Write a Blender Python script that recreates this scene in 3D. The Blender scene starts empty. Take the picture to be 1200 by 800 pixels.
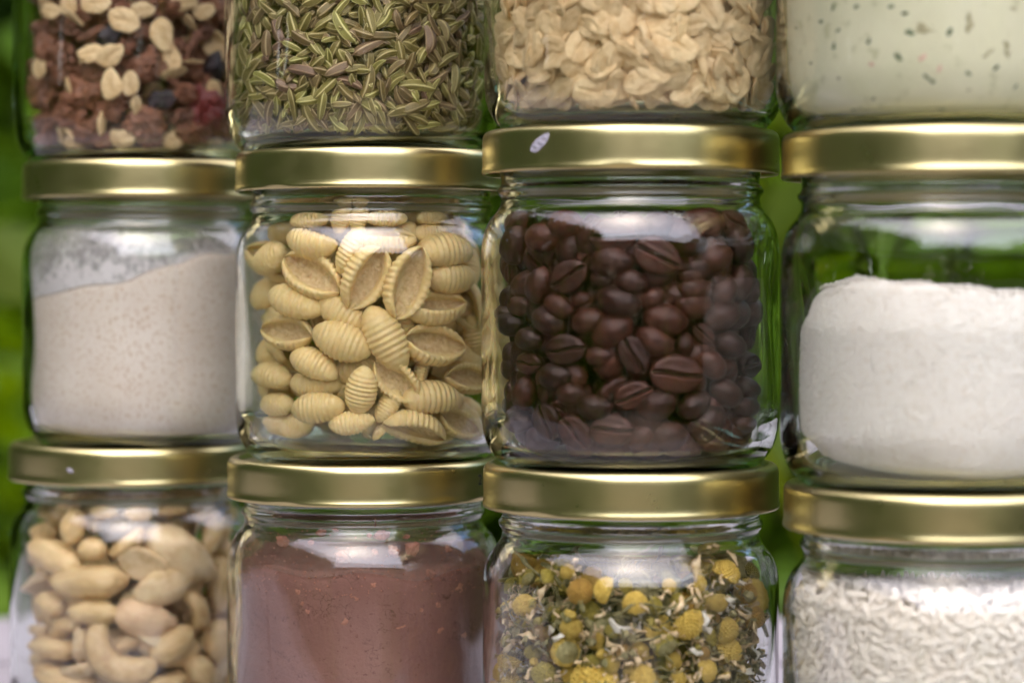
import bpy, math, random
import numpy as np
from mathutils import Vector, Matrix, noise

random.seed(7)
rng = np.random.default_rng(7)
scene = bpy.context.scene
COL = scene.collection
R = math.radians

# ------------------------------------------------------------------ camera
CAM = Vector((0.0, 0.0, 0.1484))
PITCH = R(1.485)                 # looking slightly down
FPX = 2700.0                     # focal length in photo pixels (1200 wide)
cam_d = bpy.data.cameras.new('camera')
cam_d.sensor_width = 36.0
cam_d.lens = FPX / 1200 * 36
cam_d.clip_start = 0.02
cam_d.clip_end = 200
cam_d.dof.use_dof = True
cam_d.dof.focus_distance = 0.663
cam_d.dof.aperture_fstop = 6.3
cam = bpy.data.objects.new('camera', cam_d)
cam.location = CAM
cam.rotation_euler = (R(90) - PITCH, 0, 0)
COL.objects.link(cam)
scene.camera = cam

# ------------------------------------------------------------------ sky, sun, exposure
SUN_EL, SUN_AZ = 52, 186         # azimuth the light comes from, clockwise from +Y (200 = behind the camera, a bit left)
world = bpy.data.worlds.new('World')
scene.world = world
world.use_nodes = True
wn = world.node_tree.nodes
sky = wn.new('ShaderNodeTexSky')
sky.sky_type = 'NISHITA'
sky.sun_disc = False
sky.sun_elevation = R(SUN_EL)
sky.sun_rotation = R(SUN_AZ)
sky.air_density = 1.0
sky.dust_density = 1.5
sky.ozone_density = 1.0
wn['Background'].inputs['Strength'].default_value = 0.12
world.node_tree.links.new(sky.outputs[0], wn['Background'].inputs['Color'])
sun_d = bpy.data.lights.new('sun', 'SUN')
sun_d.energy = 1.5
sun_d.angle = R(165)             # thin overcast: a broad soft sun
sun_d.color = (1.0, 0.765, 0.615)
sun = bpy.data.objects.new('sun', sun_d)
az = R(SUN_AZ)
to_sun = Vector((math.sin(az) * math.cos(R(SUN_EL)), math.cos(az) * math.cos(R(SUN_EL)), math.sin(R(SUN_EL))))
sun.rotation_euler = to_sun.to_track_quat('Z', 'Y').to_euler()
COL.objects.link(sun)

vs = scene.view_settings
vs.view_transform = 'Standard'
vs.look = 'None'
vs.exposure = 2.36
vs.gamma = 1.0
cy = scene.cycles
cy.max_bounces = 24
cy.diffuse_bounces = 4
cy.glossy_bounces = 10
cy.transmission_bounces = 24
cy.transparent_max_bounces = 16
cy.sample_clamp_indirect = 6.0
cy.use_denoising = True
cy.caustics_refractive = True
cy.caustics_reflective = True
cy.blur_glossy = 0.5

# ------------------------------------------------------------------ helpers: objects
def link(name, me, parent=None, mats=None):
    o = bpy.data.objects.new(name, me)
    COL.objects.link(o)
    if parent is not None:
        o.parent = parent
    if mats is not None:
        for m in (mats if isinstance(mats, (list, tuple)) else [mats]):
            o.data.materials.append(m)
    return o

def tag(o, label=None, cat=None, group=None, kind=None):
    if label: o['label'] = label
    if cat: o['category'] = cat
    if group: o['group'] = group
    if kind: o['kind'] = kind
    return o

def mesh_np(name, V, F, smooth=True, mat_idx=None):
    me = bpy.data.meshes.new(name)
    V = np.asarray(V, dtype=np.float64)
    if isinstance(F, np.ndarray):
        F = F.astype(int)
        me.vertices.add(len(V)); me.vertices.foreach_set('co', V.astype(np.float32).ravel())
        n, k = F.shape
        me.loops.add(n * k); me.loops.foreach_set('vertex_index', F.ravel().astype(np.int32))
        me.polygons.add(n)
        me.polygons.foreach_set('loop_start', np.arange(0, n * k, k, dtype=np.int32))
        me.polygons.foreach_set('loop_total', np.full(n, k, dtype=np.int32))
        me.update(calc_edges=True)
    else:
        me.from_pydata([tuple(v) for v in V], [], F)
    if smooth:
        me.polygons.foreach_set('use_smooth', np.ones(len(me.polygons), dtype=bool))
    if mat_idx is not None:
        me.polygons.foreach_set('material_index', np.asarray(mat_idx, dtype=np.int32))
    me.update()
    return me

def lathe(name, prof, seg=144, closed=False, wob=None):
    """prof: list of (r, z) in metres; closed joins last to first."""
    V, F = [], []
    n = len(prof)
    for (r, z) in prof:
        for k in range(seg):
            a = 2 * math.pi * k / seg
            rr = r + (wob(a, z, r) if wob else 0.0)
            V.append((rr * math.cos(a), rr * math.sin(a), z))
    for i in range(n if closed else n - 1):
        j = (i + 1) % n
        for k in range(seg):
            k2 = (k + 1) % seg
            F.append((i * seg + k, i * seg + k2, j * seg + k2, j * seg + k))
    return mesh_np(name, V, np.array(F))

def spline(pts, n=6):
    """Catmull-Rom through 2D points, n samples a span"""
    P = [np.array(p, float) for p in pts]
    out = []
    for i in range(len(P) - 1):
        p0 = P[max(i - 1, 0)]; p1 = P[i]; p2 = P[i + 1]; p3 = P[min(i + 2, len(P) - 1)]
        for k in range(n):
            t = k / n
            # centripetal-ish damping for uneven spans
            d = np.linalg.norm(p2 - p1) + 1e-9
            m1 = (p2 - p0) / (np.linalg.norm(p2 - p1) + np.linalg.norm(p1 - p0) + 1e-9) * d
            m2 = (p3 - p1) / (np.linalg.norm(p3 - p2) + np.linalg.norm(p2 - p1) + 1e-9) * d
            h1 = 2*t**3 - 3*t**2 + 1; h2 = t**3 - 2*t**2 + t; h3 = -2*t**3 + 3*t**2; h4 = t**3 - t**2
            out.append(tuple(h1*p1 + h2*m1 + h3*p2 + h4*m2))
    out.append(tuple(P[-1]))
    return out

def icosphere(sub):
    t = (1 + 5 ** .5) / 2
    V = [(-1,t,0),(1,t,0),(-1,-t,0),(1,-t,0),(0,-1,t),(0,1,t),(0,-1,-t),(0,1,-t),(t,0,-1),(t,0,1),(-t,0,-1),(-t,0,1)]
    V = [np.array(v) / np.linalg.norm(v) for v in V]
    F = [(0,11,5),(0,5,1),(0,1,7),(0,7,10),(0,10,11),(1,5,9),(5,11,4),(11,10,2),(10,7,6),(7,1,8),(3,9,4),(3,4,2),(3,2,6),(3,6,8),(3,8,9),(4,9,5),(2,4,11),(6,2,10),(8,6,7),(9,8,1)]
    for _ in range(sub):
        cache, F2 = {}, []
        def mid(a, b):
            key = (min(a, b), max(a, b))
            if key not in cache:
                m = V[a] + V[b]; V.append(m / np.linalg.norm(m)); cache[key] = len(V) - 1
            return cache[key]
        for a, b, c in F:
            ab, bc, ca = mid(a, b), mid(b, c), mid(c, a)
            F2 += [(a, ab, ca), (b, bc, ab), (c, ca, bc), (ab, bc, ca)]
        F = F2
    return np.array(V), np.array(F)
ICO = {k: icosphere(k) for k in (1, 2, 3, 4, 5)}

def vnoise(P, scale, seed=0.0):
    return np.array([noise.noise(Vector((p[0]*scale + seed, p[1]*scale - seed*.7, p[2]*scale + seed*1.3))) for p in P])

def tube(path, rad, sides=6):
    """closed-ended tube; path (n,3), rad scalar or list"""
    P = np.asarray(path, float); n = len(P)
    rad = np.full(n, rad) if np.isscalar(rad) else np.asarray(rad)
    V, F = [], []
    up = np.array([0.3, 0.2, 0.93])
    for i in range(n):
        t = P[min(i+1, n-1)] - P[max(i-1, 0)]; t /= np.linalg.norm(t) + 1e-12
        a = np.cross(t, up); a /= np.linalg.norm(a) + 1e-12; b = np.cross(t, a)
        for k in range(sides):
            w = 2*math.pi*k/sides
            V.append(P[i] + rad[i]*(math.cos(w)*a + math.sin(w)*b))
    for i in range(n-1):
        for k in range(sides):
            k2 = (k+1) % sides
            F.append((i*sides+k, i*sides+k2, (i+1)*sides+k2, (i+1)*sides+k))
    F.append(tuple(range(sides))[::-1]); F.append(tuple((n-1)*sides + k for k in range(sides)))
    return V, F

# ------------------------------------------------------------------ helpers: materials
class NT:
    def __init__(self, name):
        self.m = bpy.data.materials.new(name); self.m.use_nodes = True
        self.t = self.m.node_tree; self.n = self.t.nodes
        self.n.clear()
        self.out = self.n.new('ShaderNodeOutputMaterial')
    def add(self, typ, **kw):
        nd = self.n.new(typ)
        for k, v in kw.items(): setattr(nd, k, v)
        return nd
    def put(self, nd, **ins):
        for k, v in ins.items():
            key = k.replace('_', ' ')
            s = nd.inputs[key]
            if hasattr(v, 'is_output'): self.t.links.new(v, s)
            elif isinstance(v, (tuple, list)) and len(v) == 3 and s.type == 'RGBA': s.default_value = (*v, 1)
            else: s.default_value = v
        return nd
    def lk(self, a, b): self.t.links.new(a, b)
    def noise(self, scale, detail=4, rough=.55, coord=None, dist=0.0):
        nd = self.add('ShaderNodeTexNoise')
        self.put(nd, Scale=scale, Detail=detail, Roughness=rough, Distortion=dist)
        if coord is not None: self.lk(coord, nd.inputs['Vector'])
        return nd.outputs['Fac']
    def ramp(self, fac, stops):
        nd = self.add('ShaderNodeValToRGB')
        e = nd.color_ramp.elements
        while len(e) < len(stops): e.new(.5)
        for i, (p, c) in enumerate(stops):
            e[i].position = p; e[i].color = (*c, 1) if len(c) == 3 else c
        self.lk(fac, nd.inputs['Fac'])
        return nd.outputs['Color']
    def mix(self, fac, a, b, blend='MIX'):
        nd = self.add('ShaderNodeMix', data_type='RGBA', blend_type=blend)
        for s, v in ((nd.inputs[0], fac), (nd.inputs[6], a), (nd.inputs[7], b)):
            if hasattr(v, 'is_output'): self.lk(v, s)
            elif isinstance(v, (tuple, list)): s.default_value = (*v[:3], 1)
            else: s.default_value = v
        return nd.outputs[2]
    def coord(self, which='Object'):
        return self.add('ShaderNodeTexCoord').outputs[which]
    def rnd(self):
        return self.add('ShaderNodeObjectInfo').outputs['Random']
    def bump(self, h, strength=.4, dist=.001):
        nd = self.add('ShaderNodeBump'); self.put(nd, Strength=strength, Distance=dist)
        self.lk(h, nd.inputs['Height']); return nd.outputs['Normal']
    def principled(self, color, rough=.6, normal=None, **kw):
        p = self.add('ShaderNodeBsdfPrincipled')
        self.put(p, Base_Color=color, Roughness=rough, **kw)
        if normal is not None: self.lk(normal, p.inputs['Normal'])
        self.lk(p.outputs[0], self.out.inputs['Surface'])
        return p

def vary(t, base, amt=.35):
    """per-piece brightness change of a colour socket"""
    r = t.add('ShaderNodeMapRange'); t.put(r, To_Min=1 - amt, To_Max=1 + amt)
    t.lk(t.rnd(), r.inputs['Value'])
    v = t.add('ShaderNodeHueSaturation'); t.lk(r.outputs[0], v.inputs['Value'])
    if hasattr(base, 'is_output'): t.lk(base, v.inputs['Color'])
    else: v.inputs['Color'].default_value = (*base, 1)
    return v.outputs[0]

def mat_glass():
    t = NT('jar_glass')
    g = t.add('ShaderNodeBsdfGlass'); t.put(g, Color=(1, 1, 1), Roughness=0.0, IOR=1.5)
    t.lk(g.outputs[0], t.out.inputs['Surface'])
    v = t.add('ShaderNodeVolumeAbsorption'); t.put(v, Color=(.45, .85, .76), Density=25.0)
    t.lk(v.outputs[0], t.out.inputs['Volume'])
    return t.m
def mat_lid():
    t = NT('gold_lacquered_tin')
    c = t.coord()
    col = t.mix(t.noise(60, 3, coord=c), (.54, .465, .225), (.60, .525, .27))
    rg = t.add('ShaderNodeMapRange'); t.put(rg, To_Min=.25, To_Max=.33); t.lk(t.noise(180, 5, coord=c), rg.inputs['Value'])
    t.principled(col, .22, t.bump(t.noise(500, 3, coord=c), .04, .0003), Metallic=1.0)
    t.lk(rg.outputs[0], t.n['Principled BSDF'].inputs['Roughness'])
    return t.m
def mat_simple(name, c1, c2, scale=300, rough=.6, bump=.3, bdist=.0006, var=.2, spec=.5, **kw):
    t = NT(name); c = t.coord()
    n = t.noise(scale, 5, coord=c)
    col = t.mix(t.ramp(n, [(.3, (0, 0, 0)), (.7, (1, 1, 1))]), c1, c2)
    p = t.principled(vary(t, col, var), rough, t.bump(n, bump, bdist), **kw)
    p.inputs['Specular IOR Level'].default_value = spec
    return t.m

M = {}
M['glass'] = mat_glass()
M['lid'] = mat_lid()
M['mark'] = mat_simple('pale_mark', (.44, .42, .50), (.24, .24, .30), 700, .5)
M['ink'] = mat_simple('black_print', (.012, .012, .012), (.02, .02, .02), 900, .5, 0)
M['pasta'] = mat_simple('durum_pasta', (.75, .54, .22), (.82, .64, .31), 700, .5, .25, .0003, .07)
M['pasta_inside'] = mat_simple('rough_pasta_inside', (.62, .42, .19), (.84, .67, .38), 900, .7, 1.0, .0014, .07)
for k_ in ('pasta', 'pasta_inside'):
    p_ = M[k_].node_tree.nodes['Principled BSDF']
    p_.inputs['Subsurface Weight'].default_value = .25; p_.inputs['Subsurface Radius'].default_value = (1, .6, .25); p_.inputs['Subsurface Scale'].default_value = .002
M['bean'] = mat_simple('roasted_coffee', (.034, .0095, .0050), (.070, .0205, .0105), 360, .5, .5, .0007, .4, .28)
M['bean_crease'] = mat_simple('coffee_crease', (.028, .012, .008), (.17, .105, .06), 500, .7, .5, .0006, .3, .3)
def mat_nut(name, c1, c2, c3):
    t = NT(name); c = t.coord()
    mp = t.add('ShaderNodeMapping'); mp.inputs['Scale'].default_value = (.22, 1, 1); t.lk(c, mp.inputs[0])
    st = t.noise(600, 5, .6, coord=mp.outputs[0]); bl = t.noise(170, 4, .6, coord=c)
    col = t.mix(t.ramp(st, [(.35, (0, 0, 0)), (.68, (1, 1, 1))]), c1, c2)
    col = t.mix(t.ramp(bl, [(.50, (0, 0, 0)), (.72, (.85, .85, .85))]), col, c3)
    p = t.principled(vary(t, col, .12), .42, t.bump(st, .35, .0005))
    p.inputs['Specular IOR Level'].default_value = .45
    p.inputs['Subsurface Weight'].default_value = .12; p.inputs['Subsurface Radius'].default_value = (1, .5, .25); p.inputs['Subsurface Scale'].default_value = .0015
    return t.m
M['nut'] = mat_nut('blanched_nut', (.64, .435, .205), (.74, .55, .29), (.44, .25, .09))
M['nut_pale'] = mat_nut('pale_nut', (.70, .51, .28), (.78, .62, .39), (.52, .33, .14))
M['nut_pink'] = mat_nut('pinkish_nut', (.62, .42, .25), (.72, .52, .32), (.50, .28, .16))
M['oat'] = mat_simple('oat_flake', (.58, .375, .175), (.80, .61, .35), 330, .6, .5, .0007, .16, .4)
M['cluster'] = mat_simple('baked_muesli', (.12, .042, .022), (.27, .105, .05), 380, .55, .8, .001, .25, .5)
M['raisin'] = mat_simple('raisin', (.020, .013, .022), (.045, .02, .03), 300, .4, .8, .0012, .2)
M['berry'] = mat_simple('dried_berry', (.17, .018, .018), (.26, .035, .03), 300, .4, .7, .001, .2)
M['rice'] = mat_simple('rice', (.90, .81, .70), (.93, .86, .77), 900, .45, .15, .0003, .06)
M['chip'] = mat_simple('nut_chip', (.66, .47, .26), (.84, .70, .48), 400, .55, .4, .0006, .15)

def mat_fennel(name, c1, c2):
    t = NT(name); c = t.coord()
    n = t.noise(500, 3, coord=c)
    hue = t.add('ShaderNodeHueSaturation')
    mr = t.add('ShaderNodeMapRange'); t.put(mr, To_Min=.465, To_Max=.525); t.lk(t.rnd(), mr.inputs['Value'])
    t.lk(mr.outputs[0], hue.inputs['Hue'])
    t.lk(t.mix(n, c1, c2), hue.inputs['Color'])
    t.principled(vary(t, hue.outputs[0], .32), .5, t.bump(n, .3, .0003))
    return t.m
M['fennel_ridge'] = mat_fennel('fennel_ridge', (.46, .37, .15), (.62, .53, .25))
M['fennel_groove'] = mat_fennel('fennel_groove', (.16, .125, .028), (.28, .22, .06))
M['fennel_ridge_b'] = mat_fennel('fennel_ridge_brown', (.38, .27, .13), (.52, .39, .21))
M['fennel_groove_b'] = mat_fennel('fennel_groove_brown', (.18, .115, .05), (.26, .17, .08))
M['floret'] = mat_simple('chamomile_floret', (.42, .265, .035), (.62, .45, .10), 650, .65, .6, .0008, .25)
M['floret_old'] = mat_simple('chamomile_floret_brown', (.27, .14, .022), (.42, .25, .04), 650, .65, .6, .0008, .2)
M['floret_green'] = mat_simple('chamomile_floret_olive', (.24, .19, .025), (.42, .33, .06), 650, .65, .6, .0008, .2)
M['calyx'] = mat_simple('dried_calyx', (.19, .165, .06), (.34, .29, .13), 500, .65, .5, .0006, .2)
M['petal'] = mat_simple('dried_petal', (.56, .38, .18), (.76, .60, .38), 500, .6, .4, .0005, .2)
M['petal_white'] = mat_simple('white_petal', (.66, .58, .46), (.82, .78, .70), 500, .6, .4, .0005, .1)
M['stem'] = mat_simple('dried_stem', (.17, .145, .05), (.34, .29, .14), 400, .6, .4, .0005, .25)
M['herb'] = mat_simple('herb_fleck', (.09, .115, .07), (.20, .22, .13), 900, .7, .2, .0003, .25)
M['herb_brown'] = mat_simple('brown_fleck', (.30, .26, .15), (.44, .39, .24), 900, .7, .2, .0003, .2)
M['herb_red'] = mat_simple('red_fleck', (.66, .38, .30), (.70, .48, .38), 900, .7, .2, .0003, .1)

def mat_powder(name, c1, c2, speck, speck_amt, scale, bump, bdist, sss=0.0):
    t = NT(name); c = t.coord()
    n = t.noise(scale, 6, .7, coord=c)
    big = t.noise(45, 3, coord=c)
    col = t.mix(t.ramp(big, [(.35, (0, 0, 0)), (.65, (1, 1, 1))]), c1, c2)
    sp = t.ramp(t.noise(scale * 1.3, 2, .6, coord=c), [(speck_amt, (0, 0, 0)), (speck_amt + .08, (1, 1, 1))])
    col = t.mix(sp, col, speck)
    p = t.principled(col, .95, t.bump(n, bump, bdist))
    p.inputs['Specular IOR Level'].default_value = .15
    return t.m
M['flour'] = mat_powder('wholemeal_flour', (.72, .62, .53), (.78, .69, .605), (.60, .45, .33), .555, 800, .3, .0008)
M['cocoa'] = mat_powder('cocoa_powder', (.235, .112, .090), (.275, .138, .110), (.17, .075, .058), .64, 700, .5, .0012)
def add_cracks(m, scale, dark):
    nt = m.node_tree; p = nt.nodes['Principled BSDF']; lk = p.inputs['Base Color'].links[0].from_socket
    c = nt.nodes.new('ShaderNodeTexCoord'); w = nt.nodes.new('ShaderNodeTexNoise'); w.inputs['Scale'].default_value = scale*2; w.inputs['Detail'].default_value = 3
    nt.links.new(c.outputs['Object'], w.inputs['Vector'])
    mv = nt.nodes.new('ShaderNodeMix'); mv.data_type = 'RGBA'; mv.blend_type = 'ADD'; mv.inputs[0].default_value = .02
    nt.links.new(c.outputs['Object'], mv.inputs[6]); nt.links.new(w.outputs['Color'], mv.inputs[7])
    v = nt.nodes.new('ShaderNodeTexVoronoi'); v.feature = 'DISTANCE_TO_EDGE'; v.inputs['Scale'].default_value = scale
    nt.links.new(mv.outputs[2], v.inputs['Vector'])
    n2 = nt.nodes.new('ShaderNodeTexNoise'); n2.inputs['Scale'].default_value = 75; nt.links.new(c.outputs['Object'], n2.inputs['Vector'])
    mr = nt.nodes.new('ShaderNodeMapRange'); mr.inputs['From Max'].default_value = .035; mr.inputs['To Min'].default_value = 1; mr.inputs['To Max'].default_value = 0; nt.links.new(v.outputs['Distance'], mr.inputs['Value'])
    m2 = nt.nodes.new('ShaderNodeMapRange'); m2.inputs['From Min'].default_value = .52; m2.inputs['From Max'].default_value = .62; nt.links.new(n2.outputs['Fac'], m2.inputs['Value'])
    mu = nt.nodes.new('ShaderNodeMath'); mu.operation = 'MULTIPLY'; nt.links.new(mr.outputs[0], mu.inputs[0]); nt.links.new(m2.outputs[0], mu.inputs[1])
    mx = nt.nodes.new('ShaderNodeMix'); mx.data_type = 'RGBA'; nt.links.new(mu.outputs[0], mx.inputs[0]); nt.links.new(lk, mx.inputs[6]); mx.inputs[7].default_value = (*dark, 1)
    nt.links.new(mx.outputs[2], p.inputs['Base Color'])
add_cracks(M['cocoa'], 130, (.09, .038, .028))
M['sugar'] = mat_powder('granulated_sugar', (.87, .81, .735), (.90, .85, .785), (.78, .69, .58), .57, 800, .35, .0008)
M['cream'] = mat_powder('herb_cream', (.68, .645, .45), (.74, .70, .51), (.58, .55, .36), .60, 160, .2, .0008)
M['crumb'] = mat_simple('cocoa_crumb', (.36, .15, .10), (.46, .22, .15), 900, .9, .4, .0005, .1, .2)

def mat_film(name, color, dens_lo, dens_hi, z0, z1, scale=300, cover=.5):
    """dust clinging to the inside of the glass: thicker towards the powder (object z0..z1)"""
    t = NT(name); c = t.coord()
    sep = t.add('ShaderNodeSeparateXYZ'); t.lk(c, sep.inputs[0])
    mr = t.add('ShaderNodeMapRange'); t.put(mr, From_Min=z0, From_Max=z1, To_Min=dens_hi, To_Max=dens_lo); t.lk(sep.outputs['Z'], mr.inputs['Value'])
    n = t.ramp(t.noise(scale, 5, .65, coord=c), [(cover - .2, (.25, .25, .25)), (cover + .2, (1, 1, 1))])
    n2 = t.ramp(t.noise(70, 3, .6, coord=c), [(.3, (.45, .45, .45)), (.7, (1, 1, 1))])
    mu = t.add('ShaderNodeMath', operation='MULTIPLY'); t.lk(mr.outputs[0], mu.inputs[0]); t.lk(n, mu.inputs[1])
    mu2 = t.add('ShaderNodeMath', operation='MULTIPLY', use_clamp=True); t.lk(mu.outputs[0], mu2.inputs[0]); t.lk(n2, mu2.inputs[1])
    tr = t.add('ShaderNodeBsdfTransparent')
    d = t.add('ShaderNodeBsdfDiffuse'); t.put(d, Color=color)
    mx = t.add('ShaderNodeMixShader'); t.lk(mu2.outputs[0], mx.inputs[0]); t.lk(tr.outputs[0], mx.inputs[1]); t.lk(d.outputs[0], mx.inputs[2])
    t.lk(mx.outputs[0], t.out.inputs['Surface'])
    return t.m

def mat_leaf(name, c1, c2, trans):
    t = NT(name); c = t.coord()
    col = t.mix(t.ramp(t.noise(3.2, 3, coord=c), [(.35, (0, 0, 0)), (.65, (1, 1, 1))]), c1, c2)
    p = t.add('ShaderNodeBsdfPrincipled'); t.put(p, Base_Color=col, Roughness=.5); p.inputs['Specular IOR Level'].default_value = .25
    tl = t.add('ShaderNodeBsdfTranslucent')
    hs = t.add('ShaderNodeHueSaturation'); t.put(hs, Hue=.48, Saturation=1.15, Value=1.6); t.lk(col, hs.inputs['Color'])
    t.lk(hs.outputs[0], tl.inputs['Color'])
    mx = t.add('ShaderNodeMixShader'); mx.inputs[0].default_value = trans
    t.lk(p.outputs[0], mx.inputs[1]); t.lk(tl.outputs[0], mx.inputs[2]); t.lk(mx.outputs[0], t.out.inputs['Surface'])
    return t.m
M['leaf'] = mat_leaf('green_leaf', (.045, .115, .004), (.11, .20, .006), .4)
M['leaf_dark'] = mat_leaf('dark_green_leaf', (.022, .060, .005), (.060, .125, .006), .35)
M['leaf_bright'] = mat_leaf('yellow_green_leaf', (.050, .088, .012), (.095, .13, .018), .45)
M['leaf_bright'].node_tree.nodes['Principled BSDF'].inputs['Specular IOR Level'].default_value = .08
M['leaf_yew'] = mat_leaf('dark_hedge_leaf', (.012, .028, .008), (.028, .048, .012), .12)
M['bark'] = mat_simple('bark', (.06, .045, .03), (.12, .09, .06), 60, .9, .6, .004)
def mat_ground():
    t = NT('lawn'); c = t.coord()
    col = t.mix(t.noise(2.5, 6, coord=c), (.035, .07, .012), (.08, .12, .03))
    t.principled(col, .9, t.bump(t.noise(60, 5, coord=c), .6, .02)); return t.m
def mat_table():
    t = NT('weathered_painted_wood'); c = t.coord()
    mp = t.add('ShaderNodeMapping'); mp.inputs['Scale'].default_value = (2, 40, 40); t.lk(c, mp.inputs[0])
    g = t.noise(4, 6, .6, coord=mp.outputs[0])
    col = t.mix(t.ramp(g, [(.3, (0, 0, 0)), (.7, (1, 1, 1))]), (.21, .195, .215), (.29, .275, .30))
    t.principled(col, .6, t.bump(g, .3, .001)); return t.m
M['ground'] = mat_ground()
M['table'] = mat_table()

# ------------------------------------------------------------------ setting: ground, table, foliage
gm = mesh_np('ground', [(-60, -60, -.76), (60, -60, -.76), (60, 60, -.76), (-60, 60, -.76)], np.array([(0, 1, 2, 3)]), False)
tag(link('ground', gm, None, M['ground']), kind='structure')

M['terrace'] = mat_simple('pale_terrace_stone', (.20, .17, .125), (.29, .25, .19), 9, .85, .5, .01, 0)
tag(link('terrace', mesh_np('terrace', [(-1.45, -5.4, -.756), (1.45, -5.4, -.756), (1.45, 1.25, -.756), (-1.45, 1.25, -.756)], np.array([(0, 1, 2, 3)]), False), None, M['terrace']), kind='structure')

def box_mesh(name, x0, x1, y0, y1, z0, z1, b=.003):
    import bmesh
    bm = bmesh.new()
    bmesh.ops.create_cube(bm, size=1)
    for v in bm.verts:
        v.co = Vector(((x0+x1)/2 + v.co.x*(x1-x0), (y0+y1)/2 + v.co.y*(y1-y0), (z0+z1)/2 + v.co.z*(z1-z0)))
    bmesh.ops.bevel(bm, geom=bm.edges[:], offset=b, segments=2, affect='EDGES')
    me = bpy.data.meshes.new(name); bm.to_mesh(me); bm.free()
    return me

table = bpy.data.objects.new('garden_table', None); COL.objects.link(table)
table.location = (0, .66, 0)
tag(table, 'pale weathered plank table under the bottom row of jars', 'table')
for k in range(4):
    y0 = -.14 + k * .125
    link('plank', box_mesh('plank', -1.1, .24, y0, y0 + .122, -.032, 0), table, M['table'])
for sx in (-1, 1):
    for sy in (-1, 1):
        link('leg', box_mesh('leg', -.43+sx*.6-.03, -.43+sx*.6+.03, sy*.18+.11-.03, sy*.18+.11+.03, -.76, -.033), table, M['table'])

LEAF_V = np.array([(0, 0, 0), (.28, .30, .06), (.62, .27, .05), (1, 0, -.06), (.62, -.27, .05), (.28, -.30, .06), (.32, 0, 0), (.66, 0, -.01)])
LEAF_F = [(0, 6, 1), (6, 7, 2, 1), (7, 3, 2), (0, 5, 6), (6, 5, 4, 7), (7, 4, 3)]
def leaves_mesh(name, centres, sizes, seed, up=.5):
    r = np.random.default_rng(seed)
    n = len(centres)
    d = r.normal(size=(n, 3)); d /= np.linalg.norm(d, axis=1)[:, None]; d[:, 2] *= .6
    d /= np.linalg.norm(d, axis=1)[:, None]
    nn = r.normal(size=(n, 3)) + np.array([0, 0, up * 2])
    b = np.cross(nn, d); b /= np.linalg.norm(b, axis=1)[:, None]
    c = np.cross(d, b)
    V = (centres[:, None, :] + sizes[:, None, None] * (LEAF_V[None, :, 0:1]*d[:, None, :] + LEAF_V[None, :, 1:2]*b[:, None, :] + LEAF_V[None, :, 2:3]*c[:, None, :])).reshape(-1, 3)
    F = []
    for i in range(n):
        o = i * 8
        F += [tuple(o + q for q in f) for f in LEAF_F]
    me = bpy.data.meshes.new(name)
    me.from_pydata(V.tolist(), [], F); me.update()
    return me

def crown_points(r, n, ctr, ext, gap=2.2):
    """points in a lumpy ellipsoidal crown with holes"""
    out = []
    while len(out) < n:
        p = r.uniform(-1, 1, 3)
        q = np.linalg.norm(p)
        lump = noise.noise(Vector(tuple(p * gap)) + Vector(tuple(ctr))) * .35
        if q < .85 + lump and noise.noise(Vector(tuple(p * 4.0)) + Vector((5, ctr[0], 3))) > -.22:
            out.append(np.array(ctr) + p * np.array(ext))
    return np.array(out)

def shrub(name, label, cat, base, crown_c, ext, n, size, mat, seed, group):
    r = np.random.default_rng(seed)
    root = bpy.data.objects.new(name, None); COL.objects.link(root)
    root.location = base
    tag(root, label, cat, group)
    cc = np.array(crown_c) - np.array(base)
    pts = crown_points(r, n, cc, ext)
    f = link('foliage', leaves_mesh('foliage', pts, r.uniform(.7, 1.3, n) * size, seed), root, mat)
    f['kind'] = 'stuff'
    V, F = [], []
    for k in range(7):
        tip = pts[r.integers(len(pts))]
        mid = tip * .5 + r.normal(size=3) * .06; mid[2] = tip[2] * .45
        path = [np.array([r.normal()*.03, r.normal()*.03, -.02])]
        for s in np.linspace(.15, 1, 7):
            path.append((1-s)**2 * path[0] + 2*s*(1-s)*mid + s*s*tip)
        v, ff = tube(path, np.linspace(.016, .004, len(path)), 6)
        o = len(V); V += v; F += [tuple(o + q for q in x) for x in ff]
    link('stems', mesh_np('stems', V, F), root, M['bark'])['kind'] = 'stuff'
    return root

GZ = -.76
SH = 'shrubs growing behind the table'
shrub('garden_shrub', 'dark green shrub filling the far left behind the stacked jars', 'shrub', (-.75, 2.3, GZ), (-.75, 2.3, .25), (.75, .45, 1.05), 3600, .085, M['leaf_dark'], 1, SH)
shrub('garden_shrub', 'mid green shrub behind the pasta and fennel jars', 'shrub', (.05, 2.45, GZ), (.05, 2.45, .25), (.75, .45, 1.05), 3600, .085, M['leaf'], 2, SH)
shrub('garden_shrub', 'mid green shrub behind the gap beside the sugar jar', 'shrub', (.85, 2.35, GZ), (.85, 2.35, .25), (.75, .45, 1.05), 3600, .085, M['leaf'], 3, SH)
shrub('garden_shrub', 'low yellow green shrub at the left edge behind the nut jar', 'shrub', (-.56, 1.75, GZ), (-.56, 1.75, -.12), (.34, .3, .42), 900, .075, M['leaf'], 4, SH)
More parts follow.
